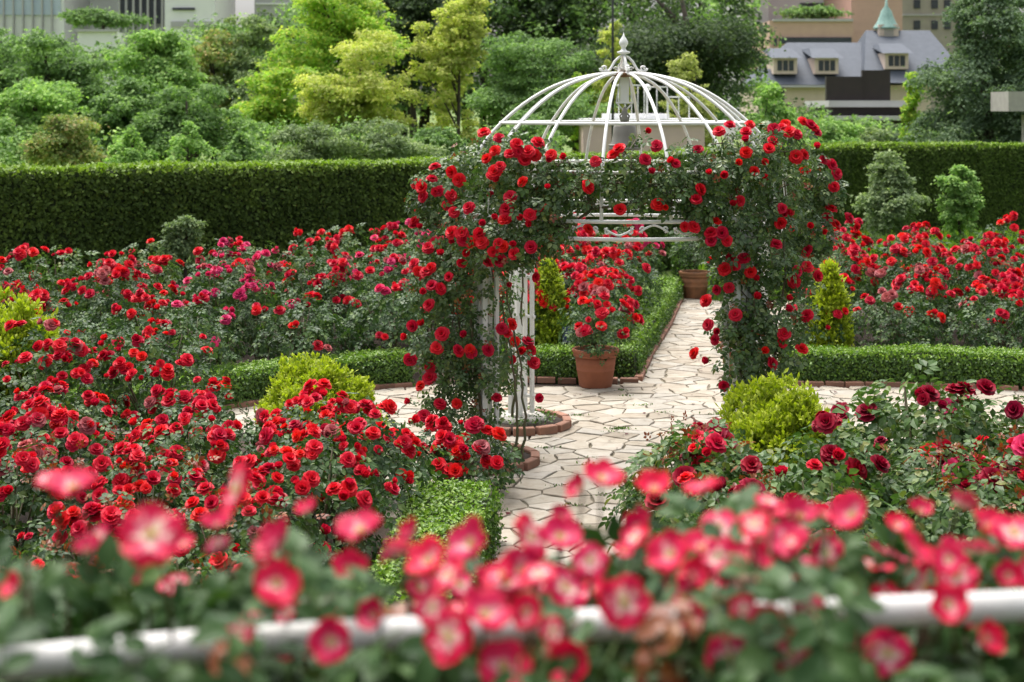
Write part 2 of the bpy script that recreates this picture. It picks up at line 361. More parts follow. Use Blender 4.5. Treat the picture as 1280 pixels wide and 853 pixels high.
# ------------------------------------------------------------------ ground, paving
C=np.array([1.1,15.3,0])                                   # arbour centre
g=MB(); g.add([(-1500,-300,0),(1500,-300,0),(1500,3000,0),(-1500,3000,0)],[(0,1,2,3)]); struct(g.build('ground',M['lawn']))
g=MB(); g.add([(-11,4,.008),(10,4,.008),(12,27,.008),(-11,27,.008)],[(0,1,2,3)]); struct(g.build('flower_bed_soil',M['soil']))
def in_path(x,y):
    r=math.hypot(x-C[0],y-C[1])
    if r<3.35 and y<18.75: return True
    if 16.2<y<18.75 and -7<x<9: return True
    if 9<=y<13.5 and abs(x-(.42+(y-12)*.1))<.72: return True
    if 18.5<=y<32 and 1.50+.18*(y-19.7)<x<3.55+.18*(y-19.7): return True
    return False
g=MB()
th=np.linspace(0,2*math.pi,48,endpoint=False)
g.add(np.stack([C[0]+3.5*np.cos(th),C[1]+3.3*np.sin(th),np.full(48,.014)],1),[tuple(range(48))])
g.add([(-7.2,16.1,.018),(9.2,16.1,.018),(9.2,18.8,.018),(-7.2,18.8,.018)],[(0,1,2,3)])
g.add([(-.7,9,.022),(.95,9,.022),(1.3,13.5,.022),(-.25,13.5,.022)],[(0,1,2,3)])
g.add([(1.25,18.6,.022),(3.4,18.6,.022),(5.85,32,.022),(3.7,32,.022)],[(0,1,2,3)])
path=struct(g.build('path',M['joint']))
def voronoi_stones():
    sp=.345; seeds=[]
    for i in range(-21,30):
        for j in range(0,104):
            x=i*sp+(j%2)*.5*sp+U(-.165,.165); y=9+j*.228+U(-.11,.11); seeds.append((x,y))
    S=np.array(seeds); keep=[k for k,(x,y) in enumerate(S) if in_path(x,y)]
    cells=[]
    for k in keep:
        p=S[k]; d=S-p; dist=np.hypot(d[:,0],d[:,1]); nb=np.where((dist>0)&(dist<1.5))[0]
        poly=[p+np.array(q) for q in ((-.8,-.8),(.8,-.8),(.8,.8),(-.8,.8))]
        gap=U(.004,.009)
        for q in nb[np.argsort(dist[nb])]:
            m=(p+S[q])/2; nn=(S[q]-p)/dist[q]; lim=dist[q]/2-gap; out=[]
            for a in range(len(poly)):
                A,B=poly[a],poly[(a+1)%len(poly)]; da=np.dot(A-p,nn)-lim; db=np.dot(B-p,nn)-lim
                if da<=0: out.append(A)
                if da*db<0: out.append(A+(B-A)*(da/(da-db)))
            poly=out
            if not poly: break
        if len(poly)>=3: cells.append((p,np.array(poly)))
    return cells
def stone_geo(mb, p, poly):
    # wobble the edges a little: extra point on every longer edge
    pts=[]
    for a in range(len(poly)):
        A,B=poly[a],poly[(a+1)%len(poly)]; pts.append(A); L=np.linalg.norm(B-A)
        if L>.16: pts.append((A+B)/2+nz(p-(A+B)/2)*U(0,.018))
    q=np.array(pts); n=len(q); c=q.mean(0); ztop=.038+U(-.005,.006); tilt=rng.normal(size=2)*.006
    def ring(sc,z): xy=c+(q-c)*sc; return np.column_stack([xy, z+((xy-c)@tilt if z>.03 else np.zeros(n))])
    V=np.concatenate([ring(1,.016),ring(1,ztop-.006),ring(.965,ztop)])
    Fc=[]
    for k in range(2):
        for i in range(n): j=(i+1)%n; Fc.append((k*n+i,k*n+j,(k+1)*n+j,(k+1)*n+i))
    Fc.append(tuple(range(2*n,3*n)))
    mb.add(V,Fc)
cells=voronoi_stones()
def vis(cell):
    x,y=cell[0]; px=640+x*F/y; py=YH+H*F/y
    s_=(F/y)**2
    return s_*(1 if (600<px<900 and 370<py<680) or (455<px<600 and 490<py<560) or (1030<px<1190 and 480<py<530) else .05)
cells.sort(key=vis, reverse=True)
for c_ in cells[:300]:
    mb=MB(); stone_geo(mb,*c_); mb.build('paving_stone',M['stone'],path)
mb=MB()
for c_ in cells[300:]: stone_geo(mb,*c_)
stuff(mb.build('far_paving',M['stone'],path))

# round brick-edged beds at the feet of the arbour
PIL=[np.array([-.30,14.72]),np.array([.06,16.42]),np.array([2.11,14.13]),np.array([2.55,15.85])]
def round_bed(c, r, label):
    t=thing('planting_bed',label,'planting bed',(c[0],c[1],0),'round beds under the arbour pillars')
    s_=MB(); s_.lathe([(0.01,.05),(r-.02,.05),(r-.02,.085),(r*.5,.11),(.01,.12)],28); s_.build('soil',M['soil'],t)
    n=int(2*math.pi*r/.235)
    for k in range(n):
        a=k/n*2*math.pi; b=MB(); b.box((0,0,0),(.222,.085,.085+U(-.01,.01)),0,bev=.008)
        o=b.build('brick',M['brick'],t,(r*math.cos(a),r*math.sin(a),.078+U(-.004,.004))); o.rotation_euler=(0,0,a+math.pi/2+U(-.03,.03))
    d=MB(); N=500; a=U(0,6.28,N); rr=np.sqrt(U(.1,1,N))*(r-.1)
    L=np.stack([rr*np.cos(a),rr*np.sin(a),.12+U(0,.06,N)],1); d.scatter(LEAF_V,LEAF_F,frames(rng.normal(size=(N,3))+np.array([0,0,1.2]),U(.02,.05,N)),L)
    stuff(d.build('ground_cover',M['box_leaf'],t))
    return t
round_bed(PIL[0],.52,'round brick edged bed under the nearer left arbour pillar, weeds and soil inside')
round_bed(PIL[1],.52,'round brick edged bed of weeds under the farther left arbour pillar')
round_bed(PIL[2],.50,'round brick edged bed under the nearer right arbour pillar, hidden by crimson roses')
round_bed(PIL[3],.50,'round brick edged bed under the farther right arbour pillar')
# fallen petals and weeds on the paving
d=MB(); N=170
xy=np.array([(x,y) for x,y in zip(U(-1.5,4,2000),U(10,22,2000)) if in_path(x,y)])[:N]; N=len(xy)
d.scatter(np.array([(-.5,-.4,0),(.5,-.3,.1),(.4,.5,.05),(-.4,.5,.15)]),[(0,1,2,3)],frames(np.tile([0,0,1.0],(N,1))+rng.normal(size=(N,3))*.15,U(.015,.045,N)),np.column_stack([xy,np.full(N,.05)]))
stuff(tag(d.build('fallen_petals',M['crimson']),'red rose petals scattered over the pale crazy paving','petals'))
d=MB()
for k in range(42):
    c_=cells[int(rng.integers(0,260))]; v=c_[1][0]; N=int(rng.integers(14,50)); L=np.column_stack([v+rng.normal(size=(N,2))*np.array([.06,.025]),np.full(N,.035)])
    d.scatter(LEAF_V,LEAF_F,frames(rng.normal(size=(N,3))+np.array([0,-.3,.5]),U(.012,.034,N),np.array([0,0,1.0])+rng.normal(size=(N,3))*.7),L)
stuff(tag(d.build('weeds',M['box_leaf']),'small weeds and moss in the joints of the paving','weeds'))

# ------------------------------------------------------------------ hedges
def hedge(name, label, pts, width, h, dens, ls, leaf, top, z=0, bulge=.03, group=None):
    pts=np.asarray(pts,float); t=thing(name,label,'hedge',(pts[0][0],pts[0][1],z),group)
    seg=[];  # resample
    for a,b in zip(pts[:-1],pts[1:]):
        n=max(1,int(np.linalg.norm(b-a)/.35)); seg+= [a+(b-a)*k/n for k in range(n)]
    seg.append(pts[-1]); S=np.array(seg); tg=nz(np.gradient(S,axis=0)); nr=np.stack([tg[:,1],-tg[:,0]],1)
    org=pts[0]; w=width/2
    prof=[(-w,0),(-w,h*.5),(-w,h-.06),(-w+.06,h),(0,h),(w-.06,h),(w,h-.06),(w,h*.5),(w,0)]
    mb=MB(); V=[]
    for i in range(len(S)):
        for u,v in prof: V.append((*(S[i]-org+nr[i]*(u*.97+U(-1,1)*bulge*.5)),max(0,v-.02+U(-1,1)*bulge*.5)))
    k=len(prof); Fc=[]
    for i in range(len(S)-1):
        for j in range(k-1): Fc.append((i*k+j,(i+1)*k+j,(i+1)*k+j+1,i*k+j+1))
    Fc+=[tuple(range(k)),tuple(range((len(S)-1)*k,len(S)*k))[::-1]]
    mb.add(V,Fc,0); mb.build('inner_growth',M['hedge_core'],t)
    Ls=np.linalg.norm(S[1:]-S[:-1],axis=1); cum=np.concatenate([[0],np.cumsum(Ls)]); tot=cum[-1]
    fm=MB()
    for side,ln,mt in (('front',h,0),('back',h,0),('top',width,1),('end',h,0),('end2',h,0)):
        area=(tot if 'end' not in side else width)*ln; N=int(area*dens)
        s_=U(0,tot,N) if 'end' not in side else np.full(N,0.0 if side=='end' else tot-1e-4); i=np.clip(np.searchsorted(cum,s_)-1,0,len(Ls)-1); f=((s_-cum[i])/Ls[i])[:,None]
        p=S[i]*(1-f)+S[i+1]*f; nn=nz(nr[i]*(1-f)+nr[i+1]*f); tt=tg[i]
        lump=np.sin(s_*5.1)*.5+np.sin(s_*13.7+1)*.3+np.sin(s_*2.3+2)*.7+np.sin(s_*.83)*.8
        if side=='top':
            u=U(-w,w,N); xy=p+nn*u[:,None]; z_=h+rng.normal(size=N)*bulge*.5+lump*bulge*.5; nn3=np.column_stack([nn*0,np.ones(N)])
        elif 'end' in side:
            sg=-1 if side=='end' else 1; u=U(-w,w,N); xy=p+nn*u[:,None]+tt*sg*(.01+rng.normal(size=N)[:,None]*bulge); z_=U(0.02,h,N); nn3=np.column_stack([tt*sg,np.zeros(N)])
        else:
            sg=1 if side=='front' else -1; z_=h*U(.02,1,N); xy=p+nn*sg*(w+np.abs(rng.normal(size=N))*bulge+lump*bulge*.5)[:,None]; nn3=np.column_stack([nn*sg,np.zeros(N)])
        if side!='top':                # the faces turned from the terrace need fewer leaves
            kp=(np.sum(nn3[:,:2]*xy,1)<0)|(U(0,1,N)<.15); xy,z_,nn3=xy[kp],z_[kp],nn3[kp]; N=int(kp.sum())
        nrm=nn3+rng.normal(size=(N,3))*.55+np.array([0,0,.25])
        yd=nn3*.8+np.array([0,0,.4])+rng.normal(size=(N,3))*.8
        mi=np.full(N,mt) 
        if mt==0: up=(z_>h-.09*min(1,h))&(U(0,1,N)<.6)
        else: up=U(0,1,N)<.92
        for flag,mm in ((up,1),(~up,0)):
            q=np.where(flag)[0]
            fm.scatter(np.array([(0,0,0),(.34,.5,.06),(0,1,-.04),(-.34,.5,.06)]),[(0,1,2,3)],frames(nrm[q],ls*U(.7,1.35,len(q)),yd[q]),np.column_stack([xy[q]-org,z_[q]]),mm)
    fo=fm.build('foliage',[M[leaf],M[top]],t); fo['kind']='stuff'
    return t
def brick_edging(label, pts, h=.10, courses=1):
    pts=np.asarray(pts,float); t=thing('brick_edging',label,'brick edging',(pts[0][0],pts[0][1],0),'brick edgings under the low hedges')
    b=MB(); b.box((0,0,0),(.222,.10,.075),0,bev=.008); me=b.mesh('brick',M['brick'])
    for c_ in range(courses):
        for a,e in zip(pts[:-1],pts[1:]):
            L=np.linalg.norm(e-a); d_=(e-a)/L; n=max(1,round(L/.235))
            for k in range(n):
                p=a+d_*(k+.5+(.0 if c_%2==0 else .3))*L/n; o=link('brick',me,t,(p[0]-pts[0][0]+U(-.004,.004),p[1]-pts[0][1],.055+.082*c_+U(-.004,.004)),math.atan2(d_[1],d_[0])+U(-.02,.02))
    return t
# the low box hedges round the plaza
arc=[(-1.30,19.0),(-1.9,18.75),(-2.6,18.25),(-3.3,17.6),(-4.0,16.85),(-4.8,16.0)]
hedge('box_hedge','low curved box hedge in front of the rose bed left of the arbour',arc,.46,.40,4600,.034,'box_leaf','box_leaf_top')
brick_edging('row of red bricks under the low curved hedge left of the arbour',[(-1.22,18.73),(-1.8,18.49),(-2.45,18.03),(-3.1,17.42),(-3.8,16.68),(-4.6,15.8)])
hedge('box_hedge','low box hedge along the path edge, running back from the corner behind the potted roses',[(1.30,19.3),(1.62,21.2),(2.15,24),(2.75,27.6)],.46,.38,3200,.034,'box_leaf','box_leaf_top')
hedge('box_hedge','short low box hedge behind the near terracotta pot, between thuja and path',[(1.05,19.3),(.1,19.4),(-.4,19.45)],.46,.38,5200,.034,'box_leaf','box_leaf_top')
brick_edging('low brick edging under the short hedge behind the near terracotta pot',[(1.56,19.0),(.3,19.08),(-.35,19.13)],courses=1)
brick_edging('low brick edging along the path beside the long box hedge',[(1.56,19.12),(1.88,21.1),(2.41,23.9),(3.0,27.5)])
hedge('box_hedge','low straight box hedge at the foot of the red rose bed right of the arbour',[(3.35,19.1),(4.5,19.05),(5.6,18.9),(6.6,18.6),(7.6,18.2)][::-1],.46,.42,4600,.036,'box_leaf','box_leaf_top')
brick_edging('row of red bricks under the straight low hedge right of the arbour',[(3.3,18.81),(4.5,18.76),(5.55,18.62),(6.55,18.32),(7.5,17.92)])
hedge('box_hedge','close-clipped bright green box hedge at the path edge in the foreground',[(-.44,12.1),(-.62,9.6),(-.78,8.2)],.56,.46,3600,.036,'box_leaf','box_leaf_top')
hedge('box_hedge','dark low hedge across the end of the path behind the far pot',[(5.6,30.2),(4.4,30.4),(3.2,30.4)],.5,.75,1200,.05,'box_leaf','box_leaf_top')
# the tall clipped hedge that closes the garden
tall=[(-13.5,22.6),(-8,24.4),(-4.5,26.2),(-1.2,28.6),(2.5,32.4),(5.5,36.4),(8.6,40.6),(14,41.4),(20,41.8)]
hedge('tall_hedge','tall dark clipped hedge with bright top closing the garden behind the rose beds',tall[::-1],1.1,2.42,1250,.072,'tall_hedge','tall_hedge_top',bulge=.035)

# ------------------------------------------------------------------ rose bushes
def dome_foliage(w,h,n,ls,mat,low=.12,shell=.5):
    mb=MB(); a=U(0,2*math.pi,n); r=np.sqrt(U(0,1,n)); top=.55+.45*np.sqrt(np.clip(1-r**2,0,1)); k=U(0,1,n)**shell
    lump=1+.13*np.sin(a*3+1)+.1*np.sin(a*5+r*4)
    z=h*(low+(top-low)*k)*(1+.10*np.sin(a*4+r*6)); rr=r*(.62+.38*np.sin(np.clip(k,0,1)*2.2))*w/2*lump
    L=np.stack([rr*np.cos(a),rr*np.sin(a),z],1)
    nrm=np.stack([np.cos(a)*r,np.sin(a)*r,.35+top],1)*.8+rng.normal(size=(n,3))*.55
    yd=np.stack([np.cos(a),np.sin(a),U(-.9,.5,n)],1)+rng.normal(size=(n,3))*.5
    mb.scatter(COMP_V,COMP_F,frames(nrm,ls*U(.75,1.25,n),yd),L); return mb.mesh('foliage',mat)
def cane_mesh(w,h,n):
    mb=MB()
    for k in range(n):
        a=U(0,6.28); r=U(.15,.85)*w/2; e=np.array([r*math.cos(a),r*math.sin(a),h*U(.6,.98)]); m_=np.array([e[0]*.35+U(-.05,.05),e[1]*.35,h*.45])
        mb.tube([(e[0]*.08,e[1]*.08,0),m_,e],[.013,.010,.006],5)
    return mb.mesh('cane',M['cane'])
BUSH={}
for nm,(w,h,n,ls,mt) in dict(tall=(1.25,1.5,430,.15,'rose_leaf'), mid=(1.15,1.1,380,.145,'rose_leaf'), low=(1.0,.62,300,.13,'rose_leaf'), tea=(1.15,1.15,460,.185,'rose_leaf_light'), pale=(1.2,1.35,430,.14,'rose_leaf_light')).items():
    BUSH[nm]=(w,h,[dome_foliage(w,h,n,ls,M[mt]) for _ in range(3)],[cane_mesh(w,h,9) for _ in range(2)])
SHOOT=[]
for _ in range(3):
    mb=MB(); n=26; a=U(0,6.28,n); r=U(.05,.5,n)*1.0; L=np.stack([r*np.cos(a),r*np.sin(a),U(.82,1.02,n)],1)
    mb.scatter(COMP_V,COMP_F,frames(rng.normal(size=(n,3))*.6+np.array([0,0,.7]),U(.07,.12,n),np.stack([np.cos(a),np.sin(a),U(.2,1.2,n)],1)),L); SHOOT.append(mb.mesh('young_shoots',M['bronze_leaf']))
def rose_bush(x,y,sc,kind,nf,kinds,fs,label,group,front=.5,cat='rose bush',z=0,bronze=False):
    w,h,fo,ca=BUSH[kind]; s_=np.array([sc,sc,sc])
    t=thing('rose_bush',label,cat,(x,y,z),group)
    link('foliage',fo[int(rng.integers(len(fo)))],t,(0,0,0),U(0,6.28),sc)['kind']='stuff'; link('cane',ca[int(rng.integers(len(ca)))],t,(0,0,0),U(0,6.28),sc)
    if bronze: stuff(link('young_shoots',SHOOT[int(rng.integers(3))],t,(0,0,0),U(0,6.28),(sc,sc,h*sc)))
    k=0
    while k<nf:
        a=U(0,6.28); r=math.sqrt(U(0,1.05))
        if U(0,1)<front: a=-math.pi/2+rng.normal()*.75
        zc=h*sc*(.60+.46*math.sqrt(max(0,1-r*r)))*U(.86,1.06) if r<.93 else h*sc*U(.5,.8)
        cx,cy=r*w*sc/2*math.cos(a)*1.02,r*w*sc/2*math.sin(a)*1.02
        m=min(nf-k,int(rng.choice([1,1,2,3,4]))); kk=kinds[int(rng.integers(len(kinds)))]
        for q in range(m):
            b=U(0,6.28); d_=0 if m==1 else fs*.62
            if U(0,1)<.045: kk='faded'
            n=np.array([math.cos(a)*r*.7+.5*math.cos(b)*(m>1),math.sin(a)*r*.7-.35+.5*math.sin(b)*(m>1),.9])+rng.normal(size=3)*.2
            flower(t,kk,(cx+d_*math.cos(b),cy+d_*math.sin(b),zc+U(-.25,.45)*fs),n,fs*(U(.55,.8) if U(0,1)<.2 else U(.85,1.2))); k+=1
    return t
def in_view(x,y,z=1.0,m=70):
    px=640+x*F/y; py=YH+(H-z)*F/y; return -m<px<1280+m
def bed(rows, spec, phrase, group, first_from):
    """rows: list of (row phrase, y function, xs). Every bush gets the words for its row and its place in it."""
    for rp,yf,xs,kw in rows:
        xs=[x for x in xs if in_view(x,yf(x))]
        for i,x in enumerate(xs):
            kw2=dict(spec); kw2.update(kw); kk=kw2.pop('kinds'); kk=kk(x,yf(x)) if callable(kk) else kk
            nm={'pink':'pink flowered','crimson':'dark crimson','scarlet':'scarlet','red':'red'}[kk[0]]
            lab=f"{nm} rose bush, {rp} row {phrase}, {ORD[i]} from {first_from}"
            xx=x+U(-.14,.14); yy=yf(x)+U(-.15,.15); sc=kw2['sc']*U(.92,1.08)
            rose_bush(xx,yy,sc,kw2['kind'],int(kw2['nf']*kw2.get('more',1)*U(.75,1.25)),kk,kw2['fs'],lab,group,bronze=kw2.get('bronze',False) and U(0,1)<.7)
# far left bed, between the low curved hedge and the tall hedge
yl=lambda r: (lambda x: (19.7+min(0,(x+1.44))*.78 + r*1.2))
def kinds_left(x,y):
    px=640+x*F/y
    if 240<px<330: return ['pink','red','pink']
    if 430<px<540: return ['pink','red','red']
    return ['red','red','scarlet']
bed([('front',yl(0),np.arange(-1.5,-9,-1.05),dict(kind='mid',sc=.98,nf=7)),
     ('second',yl(1),np.arange(-1.0,-10,-1.1),dict(kind='tall',sc=.84,nf=22)),
     ('third',yl(2),np.arange(-.6,-10,-1.1),dict(kind='tall',sc=.92,nf=26)),
     ('fourth',yl(3),np.arange(-.4,-10,-1.15),dict(kind='tall',sc=.98,nf=26)),
     ('back',yl(4.1),np.arange(-.2,-10,-1.2),dict(kind='pale',sc=1.12,nf=13))],
    dict(kinds=kinds_left,fs=.104,more=1.45),'behind the low curved hedge','rose bushes in the bed left of the arbour','the arbour')
# bed between the left bed and the path, seen through the arch
pe=lambda y: 1.35+.18*(y-19.7)
mid_rows=[]
for r,(nm,y0) in enumerate((('front',20.15),('second',21.2),('third',22.3),('fourth',23.5),('back',24.8))):
    xs=[pe(y0)-.40-.85*k for k in range(3 if r else 2)]
    mid_rows.append((nm,(lambda y_: (lambda x: y_))(y0),xs,dict(kind='tall',sc=[.74,.86,.92,.97,1.0][r],nf=[64,64,54,44,32][r])))
bed(mid_rows,dict(kinds=lambda x,y: ['red','red','scarlet'] if y<24 else ['pink','red'],fs=.108),'seen through the arbour','rose bushes beside the path behind the arbour','the path')
# far right bed
yr=lambda r:(lambda x: 20.0+r*1.25-max(0,x-5)*.2)
bed([('front',yr(0),np.arange(3.9,9.5,1.08),dict(kind='mid',sc=.93,nf=12)),
     ('second',yr(1),np.arange(4.4,10,1.1),dict(kind='tall',sc=.82,nf=36)),
     ('third',yr(2),np.arange(4.6,10.5,1.1),dict(kind='tall',sc=.9,nf=36)),
     ('fourth',yr(3),np.arange(5.0,11,1.12),dict(kind='tall',sc=.95,nf=36)),
     ('back',yr(4),np.arange(5.3,11.5,1.15),dict(kind='tall',sc=.98,nf=34))],
    dict(kinds=['red','red','scarlet'],fs=.110,more=1.25),'of the bed right of the arbour','rose bushes in the bed right of the arbour','the arbour')
# near left bed
cs=lambda y:(lambda x:y-.12*abs(x))
bed([('back',cs(14.2),np.arange(-3.1,-6,-1.0),dict(kind='tall',sc=.98,nf=44)),
     ('fifth',cs(13.0),np.arange(-1.55,-6,-1.0),dict(kind='mid',sc=.95,nf=40)),
     ('fourth',cs(11.9),np.arange(-1.4,-5,-.98),dict(kind='mid',sc=1.0,nf=42)),
     ('third',cs(10.8),np.arange(-1.5,-5,-.96),dict(kind='mid',sc=.97,nf=36,bronze=True)),
     ('second',cs(9.6),np.arange(-1.6,-4.6,-.94),dict(kind='mid',sc=.96,nf=30,bronze=True)),
     ('front',cs(8.4),np.arange(-1.6,-4,-.92),dict(kind='mid',sc=.98,nf=12,bronze=True))],
    dict(kinds=['red','red','scarlet'],fs=.090,more=1.7),'of the near left bed','rose bushes in the near left bed','the path')
rose_bush(-.46,13.45,1.0,'low',40,['scarlet','red'],.115,'low scarlet patio rose bush at the foot of the near left arbour pillar',None,front=.85)
rose_bush(-1.15,13.15,1.0,'low',24,['red','scarlet'],.108,'low dark-leaved red rose bush between the patio rose and the near left bed',None,front=.6)
# near right bed of tall crimson tea roses
bed([('back',lambda x:11.9+.05*x,[3.1,3.85,4.6,5.4],dict(kind='tea',sc=1.08,nf=13)),
     ('third',lambda x:10.9,[1.4,2.15,2.9,3.6,4.3],dict(kind='tea',sc=.90,nf=13,bronze=True)),
     ('second',lambda x:9.8,[1.35,2.0,2.9,3.7],dict(kind='tea',sc=.90,nf=10,bronze=True)),
     ('front',lambda x:8.6,[1.2,1.9,2.7,3.4],dict(kind='tea',sc=.90,nf=7,bronze=True))],
    dict(kinds=lambda x,y:['crimson','crimson','red'] if x<3.4 else ['crimson','pink','red'],fs=.135),'of the near right bed','rose bushes in the near right bed','the path')

rose_bush(1.42,11.75,.84,'tea',15,['crimson','crimson','red'],.14,'dark crimson tea rose bush beside the path, left of the golden conifer mound','rose bushes in the near right bed',front=.7,bronze=True)

# ------------------------------------------------------------------ golden and green dwarf conifers
def dwarf_conifer(name,label,x,y,w,h,n,mat,cat='conifer',shape='mound',z=0,size=.11):
    t=thing(name,label,cat,(x,y,z))
    mb=MB(); mb.tube([(0,0,0),(0,0,h*.5)],[.05,.02],6); mb.build('trunk',M['wood'],t)
    fm=MB(); spray=np.array([(0,0,0),(-.16,.3,.02),(.16,.3,.02),(-.22,.62,0),(.22,.62,0),(0,1,0),(0,.5,.08)]); sf=[(0,6,1),(0,2,6),(1,6,3),(2,4,6),(3,6,5),(4,5,6)]
    tips=[]
    nc=int(n/16)
    for k in range(nc):
        a=U(0,6.28)
        if shape=='mound':
            ph=math.acos(U(0.0,1)); rr=math.sin(ph); q=1+.16*math.sin(a*3+1.3)*rr+.13*math.sin(a*7+ph*5)+.09*math.sin(ph*9+a); rr=rr**.75; e=np.array([rr*math.cos(a)*w/2*q,rr*math.sin(a)*w/2*q,h*.10+h*.86*math.cos(ph)**.75*U(.86,1.03)*(.9+.14*math.sin(a*2+w*9))]); out=np.array([rr*math.cos(a),rr*math.sin(a),.55+math.cos(ph)])
        else:
            v=U(0.02,1)**.8; rr=(math.sin(math.pi*min(1,(.42+.58*v)))**.7)*(1 if v<.9 else .8); e=np.array([rr*math.cos(a)*w/2,rr*math.sin(a)*w/2,h*v*.93]); out=np.array([math.cos(a)*.7,math.sin(a)*.7,1.0])
        out=out/np.linalg.norm(out); m=16
        L=e+rng.normal(size=(m,3))*size*.5*np.array([1,1,.8])-out*size*.4
        yd=out+np.array([0,0,.5])+rng.normal(size=(m,3))*.35; nn=rng.normal(size=(m,3))+out*.4
        fm.scatter(spray,sf,frames(nn,size*U(.7,1.3,m),yd),L,0,np.array([0,.25,.25,.75,.75,1,.5])*U(.8,1))
    # inner, greener sprays
    m=n//2; a=U(0,6.28,m); r=np.sqrt(U(0,1,m))*.78; zz=U(.05,.8,m)*h*np.sqrt(1-r**2*.8)
    L=np.stack([r*np.cos(a)*w/2,r*np.sin(a)*w/2,zz],1); fm.scatter(spray,sf,frames(rng.normal(size=(m,3)),size*1.2*U(.7,1.2,m),np.stack([np.cos(a)*.5,np.sin(a)*.5,np.ones(m)],1)),L,0,0.12)
    fo=fm.build('foliage',mat,t); fo['kind']='stuff'
    return t
dwarf_conifer('golden_conifer','golden dwarf conifer mound behind the crimson tea roses on the right',2.20,12.75,1.14,1.20,15000,M['gold'],size=.058)
dwarf_conifer('golden_conifer','golden dwarf conifer mound behind red roses in front of the curved hedge',-1.92,15.2,1.05,1.0,12000,M['gold'],size=.056)
dwarf_conifer('golden_conifer','large golden conifer mound at the left edge of the near bed',-5.45,16.9,1.0,1.42,7000,M['gold'],size=.08)
dwarf_conifer('golden_conifer','upright golden-topped conifer at the left end of the right-hand rose bed',4.05,19.75,.5,1.50,5000,M['gold'],shape='column',size=.07)
dwarf_conifer('thuja','narrow green thuja with yellow tips between the arbour pillar and potted roses',.47,19.95,.52,1.52,6500,M['thuja'],shape='column',size=.068)

# ------------------------------------------------------------------ terracotta pots and their roses
def pot(label,x,y,r,h,mat):
    t=thing('terracotta_pot',label,'flower pot',(x,y,.035))
    mb=MB(); mb.lathe([(r*.66,0),(r*.69,.015),(r*.80,h*.44),(r*.815,h*.45),(r*.80,h*.465),(r*.83,h*.60),(r*.845,h*.61),(r*.835,h*.63),(r*.88,h*.80),(r*.80,h*.80),(r*.62,.03)],36); mb.build('body',M[mat],t)
    mb=MB(); mb.lathe([(r*.86,h*.80),(r*.94,h*.805),(r*.955,h*.87),(r*.935,h*.885),(r*.975,h*.90),(r,h*.93),(r*1.0,h*.98),(r*.975,h),(r*.89,h),(r*.87,h*.96),(r*.86,h*.82)],36); mb.build('rim',M[mat],t)
    mb=MB(); mb.lathe([(.01,h*.88),(r*.84,h*.88),(r*.84,h*.90),(r*.4,h*.93),(.01,h*.93)],24); mb.build('soil',M['soil'],t)
    return t
pot('terracotta pot of red roses standing on the paving at the hedge corner',1.01,18.75,.285,.46,'terracotta')
rose_bush(1.01,18.75,.74,'mid',28,['red','scarlet'],.112,'scarlet rose bush growing in the near terracotta pot',None,front=.9,z=.27,cat='potted rose')
pot('weathered terracotta pot at the far end of the path',3.24,27.5,.285,.47,'terracotta_old')
pot('terracotta pot half hidden by the climbing rose right of the path',2.84,19.3,.27,.45,'terracotta')
rose_bush(2.84,19.3,.62,'low',9,['red'],.115,'red rose bush in the pot half hidden by the climbing rose',None,z=.45,cat='potted rose')
t=thing('potted_shrub','dark green shrub growing in the weathered pot at the end of the path','shrub',(3.24,27.5,.60))
link('foliage',BUSH['mid'][2][0],t,(0,0,-.1),.5,(.85,.85,.75)); link('stem',BUSH['mid'][3][0],t,(0,0,0),0,(.5,.5,.7))
t=thing('plant_label','small dark blue plant label on a stake beside the thuja','sign',(.69,19.7,0))
mb=MB(); mb.box((0,0,.52),(.10,.015,.2),0,bev=.004); mb.build('plate',M['plateblue'],t); mb=MB(); mb.box((0,.012,.3),(.02,.01,.6)); mb.build('stake',M['wire'],t)

# ------------------------------------------------------------------ the arbour
ARB=thing('garden_arbour','white metal domed garden arbour overgrown with red climbing roses','arbour',(C[0],C[1],0))
RIBP=[(.10,3.74),(.30,3.728),(.60,3.655),(.80,3.57),(1.0,3.445),(1.19,3.29),(1.34,3.14),(1.46,2.97),(1.54,2.80),(1.575,2.60),(1.58,2.38)]
rp=np.array(RIBP); tt=np.linspace(0,1,26); rs=np.interp(tt,np.linspace(0,1,len(rp)),rp[:,0]); zs=np.interp(tt,np.linspace(0,1,len(rp)),rp[:,1])
for _ in range(1): rs[1:-1]=(rs[:-2]+2*rs[1:-1]+rs[2:])/4; zs[1:-1]=(zs[:-2]+2*zs[1:-1]+zs[2:])/4
mb=MB(); mb.tube(np.stack([rs,0*rs,zs],1),.0165,8); RIBM=mb.mesh('rib',M['rusty_white'])
for k in range(16): link('rib',RIBM,ARB,(0,0,0),math.radians(-90-11.25+22.5*k))
def hoop(name,r,z,rad,flat=None,mat='rusty_white'):
    a=np.linspace(0,2*math.pi,64,endpoint=False); mb=MB(); mb.tube(np.stack([r*np.cos(a),r*np.sin(a),np.full(64,z)],1),rad,8,closed=True,flat=flat); return mb.build(name,M[mat],ARB)
hoop('hoop',1.215,3.255,.015); hoop('hoop',1.535,2.825,.015)
hoop('frieze_rail',1.585,2.39,.018,(.8,1)); hoop('frieze_rail',1.585,2.235,.018,(.8,1))
def scroll_curve(r0,turns,n,sg=1):
    q=np.linspace(0,1,n); a=q*turns*2*math.pi; r=r0*(1-.80*q); return np.stack([r*np.cos(a)*sg,r*np.sin(a)],1)
mb=MB(); bay=2*math.pi*1.58/32
